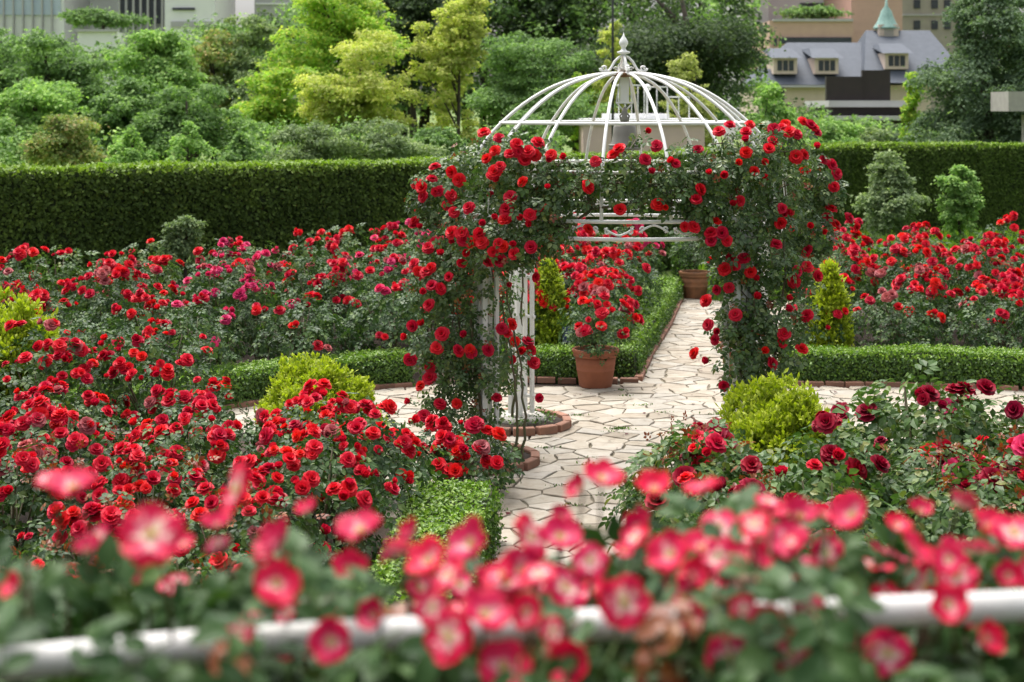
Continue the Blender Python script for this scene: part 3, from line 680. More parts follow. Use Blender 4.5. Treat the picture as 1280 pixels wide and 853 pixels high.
def scroll(mb,s_):
    q=np.linspace(-1,1,14); body=np.stack([q*bay*.42*s_, .062*np.abs(q)**1.5-.045],1)
    mb.tube(np.stack([body[:,0],0*q,body[:,1]],1),.010,5)
    for e in (-1,1):
        c=np.array([e*bay*.42-e*.0,.017-.028]); sp=scroll_curve(.030,1.1,14); pts=np.stack([c[0]-e*.0+e*sp[:,1]*.9-e*.03, 0*sp[:,0], c[1]+sp[:,0]-.0],1)
        mb.tube(pts,.009,5)
scroll(mb,1); SCM=mb.mesh('scroll',M['rusty_white'])
for k in range(32):
    a=math.radians(-101.25)+k*2*math.pi/32+math.pi/32; o=link('scroll',SCM,ARB,(1.58*math.cos(a),1.58*math.sin(a),2.315),a+math.pi/2)
    if k%2: o.rotation_euler=(math.pi,0,a+math.pi/2)
# pillars: ladders of three slender posts with rungs
for p in PIL:
    off=p-C[:2]; a0=math.atan2(off[1],off[0]); R0=np.hypot(*off)
    for k in (-1,0,1):
        a=a0+k*.06; mb=MB(); mb.box((0,0,1.16),(.05,.05,2.16),0,bev=.004); mb.build('post',M['rusty_white'],ARB,(R0*math.cos(a),R0*math.sin(a),.10)).rotation_euler=(0,0,a)
    for k in (-1,1):
        a=a0+k*.06; mb=MB(); mb.box((0,0,1.16),(.036,.036,2.16),0,bev=.004); mb.build('post',M['rusty_white'],ARB,((R0-.13)*math.cos(a),(R0-.13)*math.sin(a),.10)).rotation_euler=(0,0,a)
    mb=MB(); mb.box((0,0,0),(.03,.20,.03),0,bev=.003)
    rm=mb.mesh('rung',M['rusty_white'])
    for z in np.arange(.35,2.2,.42):
        link('rung',rm,ARB,(R0*math.cos(a0),R0*math.sin(a0),z),a0); o=link('rung',rm,ARB,((R0-.065)*math.cos(a0-.06),(R0-.065)*math.sin(a0-.06),z+.004),a0+math.pi/2)
    mb=MB(); mb.lathe([(.30,0),(.30,.05),(.27,.07),(.01,.07)],20); mb.build('footing',M['concrete'],ARB,(off[0],off[1],.085))
# crown and finial
mb=MB(); mb.lathe([(.02,3.70),(.17,3.722),(.175,3.738),(.02,3.75)],20); mb.build('crown_plate',M['rust'],ARB)
fin=MB(); fin.lathe([(.012,3.92),(.045,3.935),(.022,3.955),(.062,3.968),(.066,3.985),(.03,4.0),(.018,4.03),(.026,4.04),(.044,4.075),(.044,4.10),(.028,4.135),(.011,4.165),(.0,4.21)],14)
finial=fin.build('finial',M['white'],ARB)
mb=MB(); q=np.linspace(0,1,16)
rad=.19*(1-q)**1.6*.0+np.interp(q,[0,.15,.35,.6,.85,1],[.205,.150,.118,.09,.045,.015]); zz=np.interp(q,[0,.15,.35,.6,.85,1],[3.764,3.766,3.815,3.875,3.925,3.94])
mb.tube(np.stack([rad,0*q,zz],1),.014,6); sp=scroll_curve(.042,1.2,14); mb.tube(np.stack([.20+sp[:,0]*.9-.0,0*sp[:,0],3.798-sp[:,1]],1),.014,6)
sp=scroll_curve(.026,1.1,12); mb.tube(np.stack([.075+sp[:,0],0*sp[:,0],3.79+sp[:,1]],1),.008,5); mb.tube([(.02,0,3.75),(.03,0,3.80),(.055,0,3.83),(.03,0,3.86)],.008,5)
SM=mb.mesh('scroll_bracket',M['white'])
for k in range(4): link('scroll_bracket',SM,finial,(0,0,0),math.radians(k*90+8))
finial.scale=(1,1,.86); finial.location=(0,0,3.75*.14)
mb=MB(); mb.tube([(0,0,3.75),(0,0,3.93)],.012,6); mb.build('stem',M['white'],finial)
# the bell hanging under the dome
B=thing('bell','grey weathered metal bell hanging under the arbour dome','bell',(C[0]+.01,C[1],2.99))
mb=MB(); mb.lathe([(.158,0),(.162,.012),(.148,.035),(.128,.08),(.118,.15),(.112,.22),(.10,.245),(.05,.262),(.01,.268)],32); mb.lathe([(.15,-.004),(.14,.03),(.11,.09),(.02,.2)],24); mb.build('bowl',M['bronze'],B)
mb=MB(); mb.lathe([(.164,.036),(.158,.048),(.146,.052),(.140,.03)],32); mb.build('lip_band',M['bronze'],B)
mb=MB(); mb.lathe([(.036,.262),(.04,.30),(.022,.34),(.03,.37),(.012,.42)],12)
for e in (-1,1): mb.tube([(e*.03,0,.27),(e*.045,0,.33),(0,0,.38)],.01,6)
mb.build('crown',M['bronze'],B)
mb=MB(); mb.tube([(0,0,-.05),(0,0,.2)],[.022,.008],8); mb.build('clapper',M['rust'],B)
mb=MB(); mb.box((0,0,.585),(.085,.03,.27),0,bev=.006); mb.box((0,0,.46),(.17,.035,.018),0,bev=.003)
for e in (-1,1): mb.tube([(e*.075,0,.455),(e*.01,0,.38)],.008,5); mb.tube([(e*.04,0,.70),(e*.085,0,.46)],.007,5)
mb.build('hanger',M['rusty_white'],B)

# ------------------------------------------------------------------ climbing roses on the arbour
def blob_list(bl,Y0):
    out=[]
    for (x,y,r,Y) in bl:
        if y<312:                      # at dome height the growth lies on the outside of the hoops
            for _ in range(3): Xo=(x-640)*Y/F-C[0]; Y=C[1]-math.sqrt(max(0.02,1.60**2-Xo*Xo))-.03 if Y<16 else Y
        out.append((P(x,y,Y),r*Y/F))
    return out
LB=[(560,238,42,14.9),(598,207,34,14.9),(640,215,40,15.1),(672,252,36,15.0),(690,225,24,14.6),(558,300,42,14.8),(600,290,46,14.7),(545,372,32,14.7),(592,345,44,14.7),(634,296,42,15.0),(560,430,36,14.7),(600,425,38,14.7),(628,372,26,15.2),(575,470,32,14.7),(552,490,26,14.7),(540,517,18,14.6),(630,470,22,15.4),(535,440,22,14.7),(545,340,32,14.8),(530,250,20,14.9),(660,305,34,14.9),(600,465,24,14.6),(618,185,20,14.9),(655,190,22,14.6),(690,200,20,14.4),(690,250,24,14.3),(665,225,26,14.4),(572,210,26,14.9),(600,505,24,14.65),(575,505,22,14.6),(640,440,24,15.2),(572,532,18,14.6),(603,530,14,14.6)]
RB=[(905,222,36,15.0),(938,195,36,15.2),(982,188,32,15.2),(1010,222,32,15.1),(1032,238,20,15.1),(960,248,46,14.7),(1000,285,38,14.7),(925,282,36,14.3),(955,330,40,14.2),(992,345,28,14.4),(932,385,34,14.1),(968,405,34,14.1),(938,440,34,14.0),(978,448,24,14.1),(898,300,26,14.4),(885,255,24,14.3),(912,342,26,14.1),(1020,300,20,14.9),(915,410,24,14.0),(930,470,26,14.0),(870,225,22,14.3),(1000,400,18,14.3),(880,200,16,14.3),(905,178,14,14.6),(960,172,16,15),(865,250,18,14)]
GB=[(705,208,16,14.3),(722,236,18,14.1),(742,215,17,14.0),(700,282,20,14.3),(733,250,14,14.0),(770,232,17,13.75),(790,205,17,13.75),(812,228,19,13.75),(835,212,20,13.8),(852,238,20,13.9),(690,300,18,14.6),(800,250,15,13.75),(835,250,15,13.8),(868,262,20,14.0),(730,222,14,16.6),(800,222,14,16.8),(852,190,15,14.2),(795,172,8,13.8),(750,200,8,14.0)]
def climb(label,bl,fl,nleaf,dens,canes,group=None,fs=.112,kinds=('red','red','red','scarlet')):
    fs*=.88
    root=thing('climbing_rose',label,'climbing rose',(canes[0][0][0],canes[0][0][1],0.1),group); org=np.array(root.location)
    S=blob_list(bl,15); cen=np.array([c for c,_ in S]); rad=np.array([r for _,r in S])
    vol=rad**2.4; pr=vol/vol.sum(); idx=rng.choice(len(S),nleaf,p=pr)
    u=nz(rng.normal(size=(nleaf,3))); f=U(0,1,nleaf)**.45*1.12
    ext=np.array([1,.95,1]); L=cen[idx]+u*ext*(rad[idx]*f)[:,None]
    nrm=u*.8+np.array([0,-.35,.55])+rng.normal(size=(nleaf,3))*.5; yd=u*.6+np.array([0,0,-.5])+rng.normal(size=(nleaf,3))*.6
    lt=U(0,1,nleaf)<.30
    mb=MB()
    for flag,mi in ((~lt,0),(lt,1)):
        q=np.where(flag)[0]; mb.scatter(COMP_V,COMP_F,frames(nrm[q],.125*U(.7,1.25,len(q)),yd[q]),L[q]-org,mi)
    nb=max(8,nleaf//30); q=rng.choice(nleaf,nb); mb.scatter(COMP_V,COMP_F,frames(nrm[q],.09*U(.7,1.25,nb),-yd[q]),L[q]+u[q]*.05-org,2)
    fo=mb.build('foliage',[M['climb_leaf'],M['rose_leaf_light'],M['bronze_leaf']],root); fo['kind']='stuff'
    for c_ in canes:
        c_=np.array(c_); mb=MB(); n=len(c_); tq=np.linspace(0,n-1,n*5); cc=np.stack([np.interp(tq,np.arange(n),c_[:,k]) for k in range(3)],1)
        for _ in range(2): cc[1:-1]=(cc[:-2]+2*cc[1:-1]+cc[2:])/4
        cc[1:-1]+=rng.normal(size=cc[1:-1].shape)*.008; mb.tube(cc-org,np.linspace(.016,.007,len(cc)),6); mb.build('cane',M['cane'],root)
    # thin stalks from the canes into the leafy mass
    mb=MB()
    for k in range(90):
        i=int(rng.integers(len(S))); d_=nz(rng.normal(size=3)); p0=cen[i]-d_*rad[i]*U(.2,.9); p1=cen[i]+d_*rad[i]*U(.6,1.1); mb.tube([p0-org,(p0+p1)/2-org+rng.normal(size=3)*.05,p1-org],[.006,.005,.003],4)
    stuff(mb.build('stalk',M['cane'],root))
    for (x,y) in fl:
        best=None
        for c,r in S:
            k=F/c[1]; dx=x-(640+c[0]*k); dy=y-(YH+(H-c[2])*k); dd=(dx*dx+dy*dy)/(r*k)**2
            yy=c[1]-r*math.sqrt(max(0,1-min(dd,1)))*.95
            if dd<1.0 and (best is None or best[0]>0 or yy<best[1]): best=(0,yy,c)
            elif dd>=1.0 and (best is None or (best[0]>0 and dd<best[0])): best=(dd,c[1]-.05,c)
        p=P(x,y,best[1]-.04); n=nz(p-best[2])*.7+np.array([0,-.5,.45])+rng.normal(size=3)*.3
        flower(root,kinds[int(rng.integers(len(kinds)))],p-org,n,fs*U(.85,1.2))
    return root
z1=[(500,547),(575,570),(555,635),(517,675),(630,650),(670,640),(665,605),(700,680),(755,655),(770,595),(835,655),(720,640),(820,680),(580,715),(555,740),(570,775),(695,790),(165,800),(240,775),(255,715),(340,740),(375,780),(280,835),(190,820),(540,760)]
z3=[(180,10),(195,65),(335,58),(318,110),(350,142),(425,120),(533,65),(630,65),(612,128),(550,172),(610,172),(685,172),(730,155),(735,200),(155,185),(180,220),(340,243),(390,248),(345,290),(400,280),(435,290),(490,205),(475,250),(490,292),(222,320),(255,290),(283,355),(415,340),(393,392),(325,465),(545,340),(520,385),(555,375),(585,385),(640,310),(650,350),(595,315),(735,318),(150,400),(170,435),(210,440),(235,420),(225,605),(240,510),(280,525),(200,540),(145,710),(190,705),(110,765),(290,750),(405,760),(370,830),(430,830),(265,820),(520,830),(755,465),(615,500),(590,725),(610,745),(640,700),(655,790),(720,790),(680,835),(735,830),(260,40),(150,210),(575,300),(600,180)]
z5=[(375,40),(435,45),(520,40),(130,80),(232,115),(228,170),(640,80),(690,40),(735,35),(750,95),(127,290),(280,300),(365,300),(200,360),(565,270),(775,270),(240,405),(185,210)]
LF=[(480+x/4,30+y/4) for x,y in z1]+[(480+x/4,230+y/4) for x,y in z3]+[(480+x/4,430+y/4) for x,y in z5]
r2=[(450,628),(645,695),(690,645),(555,538),(608,510),(710,505),(690,545),(690,585),(730,738),(780,695),(785,780),(830,525),(885,505),(905,540),(945,552),(825,585),(805,625),(975,487),(1030,520),(1045,545),(1045,620),(980,655),(940,665),(1075,680),(1120,705),(1145,750),(1130,815),(985,735),(510,750),(580,760),(870,520),(1010,505)]
r4=[(630,105),(660,85),(870,125),(900,145),(862,195),(912,228),(838,305),(538,190),(570,245),(515,245),(595,285),(515,285),(615,370),(637,410),(585,425),(680,372),(712,440),(740,480),(520,385),(743,572),(637,655),(940,438),(995,415),(1045,462),(930,490),(900,580),(900,635),(995,660),(870,795),(880,750),(970,825),(1100,170),(1140,205),(1075,240),(1010,215),(990,345),(1130,15),(1115,125),(490,585),(500,705),(545,740),(535,780),(605,520),(545,530),(1205,170),(1240,215),(1000,330),(880,150)]
RF=[(760+x/4,30+y/4) for x,y in r2]+[(760+x/4,230+y/4) for x,y in r4]+[(868,12+430),(955,440),(965,455),(885,450),(905,482)]
GF=[(480+x/4,30+y/4) for x,y in ((1057,687),(1175,627),(1145,655),(815,822),(1020,815),(900,668))]+[(760+x/4,30+y/4) for x,y in ((193,537),(243,610),(185,680),(338,700),(220,745),(458,828),(320,690))]+[(760+x/4,230+y/4) for x,y in ((440,78),(458,28),(250,105),(285,115),(385,215),(430,215),(60,128))]+[(682,262),(672,268),(735,287)]
climb('climbing rose with red blooms smothering the left side of the arbour',LB,LF,2900,1,[[(-.25,14.62,.1),(-.35,14.6,1.0),(-.45,14.65,1.9),(-.2,14.9,2.6)],[(-.15,14.8,.1),(-.4,14.8,.8),(-.55,14.7,1.6),(-.6,14.9,2.4)],[(.08,14.45,.06),(.13,14.5,.45),(.08,14.7,1.0),(-.1,14.8,1.8)],[(.02,14.42,.06),(.06,14.5,.5),(0,14.7,1.1),(-.2,14.8,1.9)],[(.0,16.3,.1),(.1,16.3,1),(.1,16.0,1.9),(.2,15.4,2.6)],[(-.2,16.35,.1),(-.05,16.3,.9),(.0,16,1.7)]])
climb('climbing rose with red blooms covering the right side of the arbour',RB,RF,2700,1,[[(2.1,14.0,.1),(2.15,13.95,1.0),(2.2,14.0,1.9),(2.3,14.4,2.6)],[(2.2,14.1,.1),(2.3,14.0,.9),(2.5,14.2,1.8),(2.6,14.8,2.7)],[(2.5,15.8,.1),(2.6,15.7,1),(2.6,15.5,1.9),(2.5,15.1,2.7)]],fs=.108)
climb('thin climbing rose garland trailing along the front frieze of the arbour',GB,GF,560,1,[[(.3,14.3,2.15),(.7,13.75,2.5),(1.2,13.7,2.6),(1.7,13.85,2.5),(2.0,14.1,2.3)],[(.3,14.3,2.5),(.8,13.75,2.75),(1.4,13.7,2.7),(1.9,14.0,2.7)]],fs=.105)

# ------------------------------------------------------------------ shrubs and trees
def tree(name,label,cat,px,ytop,wpx,Y,leaf,n=5000,ls=.11,shape='round',zb=None,group=None,trunk=True,ncl=46,ry=None,flat=.62,limbs=7,bot=None,ybot=215):
    """Measured in the photo: centre column px, top row ytop, crown width wpx, distance Y."""
    n=int(n*2.7); ls*=.95; ct=P(px,ytop,Y); w=wpx*1.32*Y/F; z0=P(px,ybot,Y)[2] if zb is None else zb; z0=max(z0,.15); h=ct[2]; x0=ct[0]
    t=thing(name,label,cat,(x0,Y,0),group)
    cz=(h+z0)/2; rz=(h-z0)/2; rx=w/2; rd=rx if ry is None else ry
    cl=[]
    ncl=int(ncl*(3.2 if shape!='cone' else 1.8)); lob=[]
    for k in range(7 if shape=='round' else 9):
        d_=nz(rng.normal(size=3)); f=U(.1,.60); lob.append((np.array([d_[0]*rx*f*.9,d_[1]*rd*f*.9,cz+d_[2]*rz*f]), U(.40,.60)))
    lob[0]=(np.array([U(-.2,.2)*rx,0,cz+rz*.55]),.46)
    for k in range(ncl):
        if shape!='cone':
            lc,lr=lob[int(rng.integers(len(lob)))]; d_=nz(rng.normal(size=3)); d_[2]=abs(d_[2])*(1 if U(0,1)<.8 else -1); f=U(.45,1.05)
            c=lc+d_*f*lr*np.array([rx,rd,rz*.85 if shape=='round' else rz*.55]); s_=rx*U(.07,.19)*(1 if shape=='round' else 1.15)
        else:
            v=U(0,1)**.8; a=U(0,6.28); rr=(1-v)**.75*U(.5,1)*(1+.25*math.sin(v*23+a)); c=np.array([rr*rx*math.cos(a),rr*rd*math.sin(a),z0+(h-z0)*v*.95]); s_=rx*U(.10,.26)*(1.15-v*.7)
        cl.append((c,s_))
    sz=np.array([s for _,s in cl]); pr=sz**2/np.sum(sz**2); idx=rng.choice(ncl,n,p=pr); cc=np.array([c for c,_ in cl])[idx]
    u=nz(rng.normal(size=(n,3))); u[:,2]=np.where(U(0,1,n)<.7,np.abs(u[:,2]),u[:,2]); f=np.where(U(0,1,n)<.88,U(0,1,n)**.35,np.abs(rng.normal(size=n))*.8+.3)
    fl=np.array([1,1,flat]); L=cc+u*fl*(sz[idx]*f)[:,None]
    if shape=='cone': L[:,2]-=.35*np.hypot(u[:,0],u[:,1])*sz[idx]*f
    nrm=u*.7+np.array([0,-.1,.7])+rng.normal(size=(n,3))*.5; yd=u+rng.normal(size=(n,3))*.7-np.array([0,0,.2])
    mb=MB(); mb.scatter(np.array([(0,0,0),(.36,.45,.08),(0,1,-.06),(-.36,.45,.08)]),[(0,1,2,3)],frames(nrm,ls*U(.7,1.4,n),yd),L)
    fo=mb.build('crown' if trunk else 'foliage',M[leaf],t); fo['kind']='stuff'
    tr=MB(); rr=max(.04,rx*.055)
    tr.tube([(0,0,-.05),(U(-.1,.1)*rx,0,z0*.5+cz*.3),(U(-.12,.12)*rx,0,cz),(U(-.1,.1)*rx,0,cz+rz*.7)],[rr,rr*.8,rr*.55,rr*.15],8); tr.build('trunk',M['wood'],t)
    for k in range(limbs):
        c,s_=cl[k]; zs_=min(cz+rz*.4,max(z0*.6,c[2]-U(.2,.5)*rz)); lm=MB(); lm.tube([(0,0,zs_),(c[0]*.5,c[1]*.5,(zs_+c[2])/2+.05*rz),tuple(c)],[rr*.45,rr*.3,rr*.1],5); lm.build('limb',M['wood'],t)
    return t
TG='trees beyond the tall hedge'
T=lambda *a,**k: tree(*a,group=TG,**{'ybot':238,**k})
# a dark belt of woodland far behind, so that the gaps read as shade under trees
WT=lambda px: float(np.interp(px,[-300,0,115,175,280,350,420,480,930,965,1110,1175,1400],[30,34,54,38,22,2,-40,-60,-60,128,152,150,-30]))
mb=MB(); N=125000; nb=1900; bx=U(-300,1500,nb); by=U(63,72,nb); cz_=np.array([H-(WT(a)-YH)*b/F for a,b in zip(bx,by)]); bz=U(0.2,1,nb)**.7*cz_-.5; bs=U(.5,1.4,nb)
bX=(bx-640)*by/F; i=rng.integers(0,nb,N); u=nz(rng.normal(size=(N,3))); u[:,2]=np.where(U(0,1,N)<.75,np.abs(u[:,2]),u[:,2]); f=U(0,1,N)**.4
L=np.stack([bX[i],by[i],bz[i]],1)+u*np.array([1,1,.7])*(bs[i]*f)[:,None]
for q,mt_ in ((i%4<2,0),(i%4==2,1),(i%4==3,2)): mb.scatter(np.array([(0,0,0),(.36,.45,.08),(0,1,-.06),(-.36,.45,.08)]),[(0,1,2,3)],frames((u*.7+np.array([0,-.1,.7])+rng.normal(size=(N,3))*.5)[q],.20*U(.7,1.4,int(q.sum()))),L[q],mt_)
for k in range(40): x_=U(-9,9); y_=U(66,70); mb.tube([(x_,y_,0),(x_+U(-.4,.4),y_,4),(x_+U(-.8,.8),y_,8)],[.18,.13,.05],6,3)
stuff(tag(mb.build('woodland',[M['mid'],M['dark'],M['fresh'],M['wood']]),'dense mixed green woodland filling the background behind the nearer trees','woodland'))
mb=MB(); N=42000; nb=700; bx=U(-250,1000,nb); by=U(41,47,nb); bs=U(.35,.8,nb); bz=U(.3,2.7,nb); bX=(bx-640)*by/F; i=rng.integers(0,nb,N); u=nz(rng.normal(size=(N,3))); u[:,2]=np.where(U(0,1,N)<.75,np.abs(u[:,2]),u[:,2]); f=U(0,1,N)**.4
ok=~((bX[i]>1.2)&(bX[i]<7)); L=np.stack([bX[i],by[i],bz[i]],1)+u*np.array([1,1,.8])*(bs[i]*f)[:,None]
for q,mt_ in ((ok&(i%3<2),0),(ok&(i%3==2),1)): mb.scatter(np.array([(0,0,0),(.36,.45,.08),(0,1,-.06),(-.36,.45,.08)]),[(0,1,2,3)],frames((u*.7+np.array([0,-.1,.7])+rng.normal(size=(N,3))*.5)[q],.12*U(.7,1.4,int(q.sum()))),L[q],mt_)
stuff(tag(mb.build('undergrowth',[M['mid'],M['fresh']]),'low green undergrowth between the tall hedge and the tree trunks','undergrowth'))
T('broadleaf_tree','very dark tall tree between the two lime-green trees','tree',515,-60,150,62,'dark',7000,.16)
T('broadleaf_tree','large dark evergreen with spreading boughs right of the arbour finial','tree',850,-80,265,58,'dark',15000,.14,shape='tier',ncl=80)
T('broadleaf_tree','dark tree top filling the sky above the finial','tree',690,-90,230,66,'dark',9000,.17,ncl=60)
T('broadleaf_tree','mid-green layered maple left of the arbour dome','tree',665,22,170,50,'mid',12000,.10,shape='tier',ncl=80,flat=.4)
T('broadleaf_tree','mid-green tree with dark gaps behind the left of the dome','tree',722,45,90,54,'mid',6000,.10,shape='tier',flat=.4)
T('lime_tree','pale lime-green narrow tall tree left of the arbour','tree',572,-30,92,46,'lime',9000,.095,shape='round',ncl=60,flat=.8)
T('lime_tree','bright lime-green spreading tree with visible forked trunk','tree',448,22,150,46,'lime',9500,.10,shape='tier',ncl=56,flat=.5)
T('lime_tree','rounded fresh green tree crown behind the spreading lime tree','tree',425,-40,170,54,'bright',10000,.12,ncl=64)
T('lime_tree','slim yellow-green tree directly behind the arbour finial','tree',768,18,52,51,'lime',5200,.085,ncl=40,flat=.8,shape='round')
T('lime_tree','low yellow-green tree seen through the ribs of the dome','tree',738,78,60,52,'bright',4800,.085,ncl=36)
T('flowering_tree','yellowish loose shrub-like tree in front of the dark evergreen','tree',868,62,80,51,'yellow',4200,.085,ncl=40)
T('broadleaf_tree','fresh green bushy tree right of the dome','tree',958,98,72,43,'fresh',5600,.10)
T('broadleaf_tree','light green low tree in front of the slate-roofed house','tree',1040,146,110,46,'fresh',5200,.10)
T('broadleaf_tree','small green tree below the dark billboard','tree',1088,156,80,48,'grey',3200,.10)
T('broadleaf_tree','green tree between dome and slate-roofed house','tree',985,134,55,50,'fresh',3000,.10)
T('broadleaf_tree','bright green tree left of the lime trees','tree',345,78,130,48,'bright',6500,.11)
T('broadleaf_tree','grey-green round tree with pale tips in front of the white buildings','tree',308,8,120,58,'grey',7000,.13)
T('broadleaf_tree','yellow-tipped tree under the white office block','tree',265,26,95,58,'olive',4000,.13)
T('broadleaf_tree','soft green broad tree left of centre','tree',200,30,135,50,'fresh',7500,.12)
T('broadleaf_tree','rounded dark green tree near the left edge','tree',62,24,135,52,'mid',7500,.12)
T('broadleaf_tree','dark green tree at the far left edge','tree',-5,35,95,54,'mid',5000,.12)
T('broadleaf_tree','spreading mid-green tree on the left above the hedge','tree',45,95,150,44,'fresh',6500,.11)
T('broadleaf_tree','olive tree with reddish tips on the left above the hedge','tree',88,142,120,38,'olive',5000,.09)
T('broadleaf_tree','bluish green tree in the middle of the left woodland','tree',240,98,140,43,'mid',7000,.105)
T('broadleaf_tree','green tree beside the bluish green tree','tree',155,95,110,45,'mid',5500,.11)
T('young_conifer','small bright green conifer just above the hedge, leftmost of three','tree',165,158,75,36,'fresh',2600,.08,shape='cone')
T('young_conifer','small bright green conifer just above the hedge, middle one of three','tree',235,150,80,36,'fresh',2600,.08,shape='cone')
T('young_conifer','small bright green conifer just above the hedge, rightmost of three','tree',300,166,70,36,'mid',2600,.08,shape='cone')
T('broadleaf_shrub','grey-green shrub above the hedge under the spreading lime tree','shrub',400,148,110,37,'grey',4500,.075)
T('broadleaf_shrub','grey-green shrub above the hedge under the narrow lime tree','shrub',485,146,110,37,'grey',4500,.075)
T('broadleaf_shrub','fresh green shrub above the hedge at left of the arbour','shrub',545,160,70,39,'mid',3000,.075)
T('broadleaf_shrub','dark shrub above the hedge behind the left ribs of the dome','shrub',650,140,110,40,'mid',4500,.08)
T('conifer','broad bluish green conifer near the right edge','tree',1236,-70,172,47,'conifer',25000,.105,shape='cone',ncl=220)
T('conifer','dark conifer at the right edge behind the broad one','tree',1290,-80,150,52,'conifer',14000,.12,shape='cone',ncl=90)
T('broadleaf_tree','slim yellow-green tree left of the broad conifer','tree',1142,80,30,50,'bright',2200,.10)
tree('garden_shrub','loose grey-green shrub in front of the right stretch of tall hedge','shrub',1112,190,95,31,'grey',4600,.075,ybot=335,limbs=3)
tree('garden_shrub','round green shrub in front of the right stretch of tall hedge','shrub',1198,204,66,31,'fresh',3400,.07,ybot=335,limbs=3)
tree('garden_shrub','pale green shrub rising behind the roses against the tall hedge','shrub',228,266,70,23.2,'grey',2600,.055,ybot=370)
# long grass behind the right-hand bed
d=MB(); N=16000; x=U(3.5,14,N); y=U(27,39,N); d.scatter(np.array([(-.12,0,0),(.12,0,0),(.05,.6,.05),(0,1,.18)]),[(0,1,2,3)],frames(rng.normal(size=(N,3))*.5+np.array([0,-1,.2]),U(.15,.55,N),np.array([0,0,1.0])+rng.normal(size=(N,3))*.25),np.stack([x,y,np.zeros(N)],1))
stuff(tag(d.build('long_grass',M['box_leaf_top']),'yellow-green long grass between the right rose bed and the tall hedge','grass'))

# ------------------------------------------------------------------ buildings
def part(root,name,mat,*boxes,loc=(0,0,0)):
    mb=MB()
    for c,d_ in boxes: mb.box(c,d_)
    return mb.build(name,M[mat],root,loc)
def prism(mb,foot,ridge):   # hip roof: four eave corners and a ridge segment
    mb.add(list(foot)+list(ridge),[(0,1,5,4),(1,2,5),(2,3,4,5),(3,0,4),(3,2,1,0)])
# low pink plant building with white railings behind the arbour
Y=46; k=Y/F
t=thing('plant_building','low pinkish rooftop structure with pale coping behind the arbour','building',((805-640)*k,Y,0))
part(t,'wall','palepink',((0,1.5,1.45),(3.6,3,2.9)))
part(t,'coping','whitewall',((0,1.5,2.98),(3.75,3.15,.18)))
part(t,'roof_box','whitewall',((-.15,1.6,3.14),(1.9,2.2,.16)))
for cx,w,h in ((-.45,.95,.85),(.40,.62,.80),(1.05,.62,.5)):
    mb=MB(); mb.tube([(cx-w/2,.2,3.22+h),(cx+w/2,.2,3.22+h)],.022,6); rl=mb.build('railing',M['white'],t)
    for q in np.linspace(-w/2,w/2,6 if h>.82 else 3): mb=MB(); mb.tube([(cx+q,.2,3.06),(cx+q,.2,3.22+h)],.016,6); mb.build('baluster',M['white'],rl)
mb=MB(); mb.lathe([(.02,3.9),(.10,3.95),(.11,4.03),(.06,4.1),(0.0,4.12)],12,(.15,.6,0)); mb.build('lamp_globe',M['white'],t); mb=MB(); mb.tube([(.15,.6,3.1),(.15,.6,3.92)],.02,6); mb.build('lamp_pole',M['white'],t)
mb=MB(); p=P(766,-20,43); mb.tube([(0,0,0),(0,0,p[2]+3)],[.04,.03],8); o=mb.build('mast',M['wire'],None,(p[0],43,0)); tag(o,'thin dark mast rising behind the arbour finial','mast')
# slate-roofed house
Y=112.0; k=F/Y; X=lambda px,YY=112.0:(px-640)*YY/F; Z=lambda py,YY=112.0:H-(py-YH)*YY/F
t=thing('slate_roofed_house','cream house with grey slate roof, dormers and copper spire','house',(X(1060),Y,0)); ox=X(1060)
part(t,'wall','cream',((0,6,Z(104)/2-.1),(X(1180)-X(968),11,Z(104)-.2)))
mb=MB(); e=Z(106); r_=Z(49); prism(mb,[(X(950)-ox,0,e),(X(1110)-ox,0,e),(X(1110)-ox,12,e),(X(950)-ox,12,e)],[(X(1002)-ox,6,r_),(X(1100)-ox,6,r_)]); rf=mb.build('roof',M['slate'],t)
mb=MB(); r2_=Z(33); prism(mb,[(X(1078)-ox,-.6,Z(104)),(X(1215)-ox,-.6,Z(104)),(X(1215)-ox,12.6,Z(104)),(X(1078)-ox,12.6,Z(104))],[(X(1106)-ox,6,r2_),(X(1190)-ox,6,r2_)]); mb.build('roof',M['slate'],t)
part(t,'eave_board','greywall',((X(1030)-ox,-.05,e-.12),(X(1110)-X(950)-.2,.25,.16)))
for px,py in ((984,82),(1036,82),(1124,76)):
    zc=Z(py); xc=X(px)-ox; dm=part(t,'dormer','cream',((xc,2.4,zc),(1.7,3.4,1.2)))
    mb=MB(); prism(mb,[(xc-1.15,.3,zc+.55),(xc+1.15,.3,zc+.55),(xc+1.0,5.6,zc+1.35),(xc-1.0,5.6,zc+1.35)],[(xc-.85,2.8,zc+1.35),(xc+.85,2.8,zc+1.35)]); mb.build('dormer_roof',M['slate'],dm)
    for q in (-.42,0,.42): part(dm,'window','glass',((xc+q,.69,zc),(.34,.06,.75)))
for q in (975,1046,1068):
    part(t,'window','glass',((X(q)-ox,.49,Z(117)),(.8,.06,1.0)))
sp=part(t,'spire_base','cream',((X(1133)-ox,6,Z(38)),(1.5,1.5,1.4)))
part(sp,'louvre','stonewall',((X(1133)-ox,5.22,Z(38)),(.7,.06,.8)))
mb=MB(); mb.lathe([(1.05,Z(31)),(.98,Z(29)),(.72,Z(22)),(.52,Z(14)),(.42,Z(8)),(.12,Z(1)),(.05,Z(-12))],8,(X(1133)-ox,6,0)); mb.build('spire_roof',M['copper'],t)
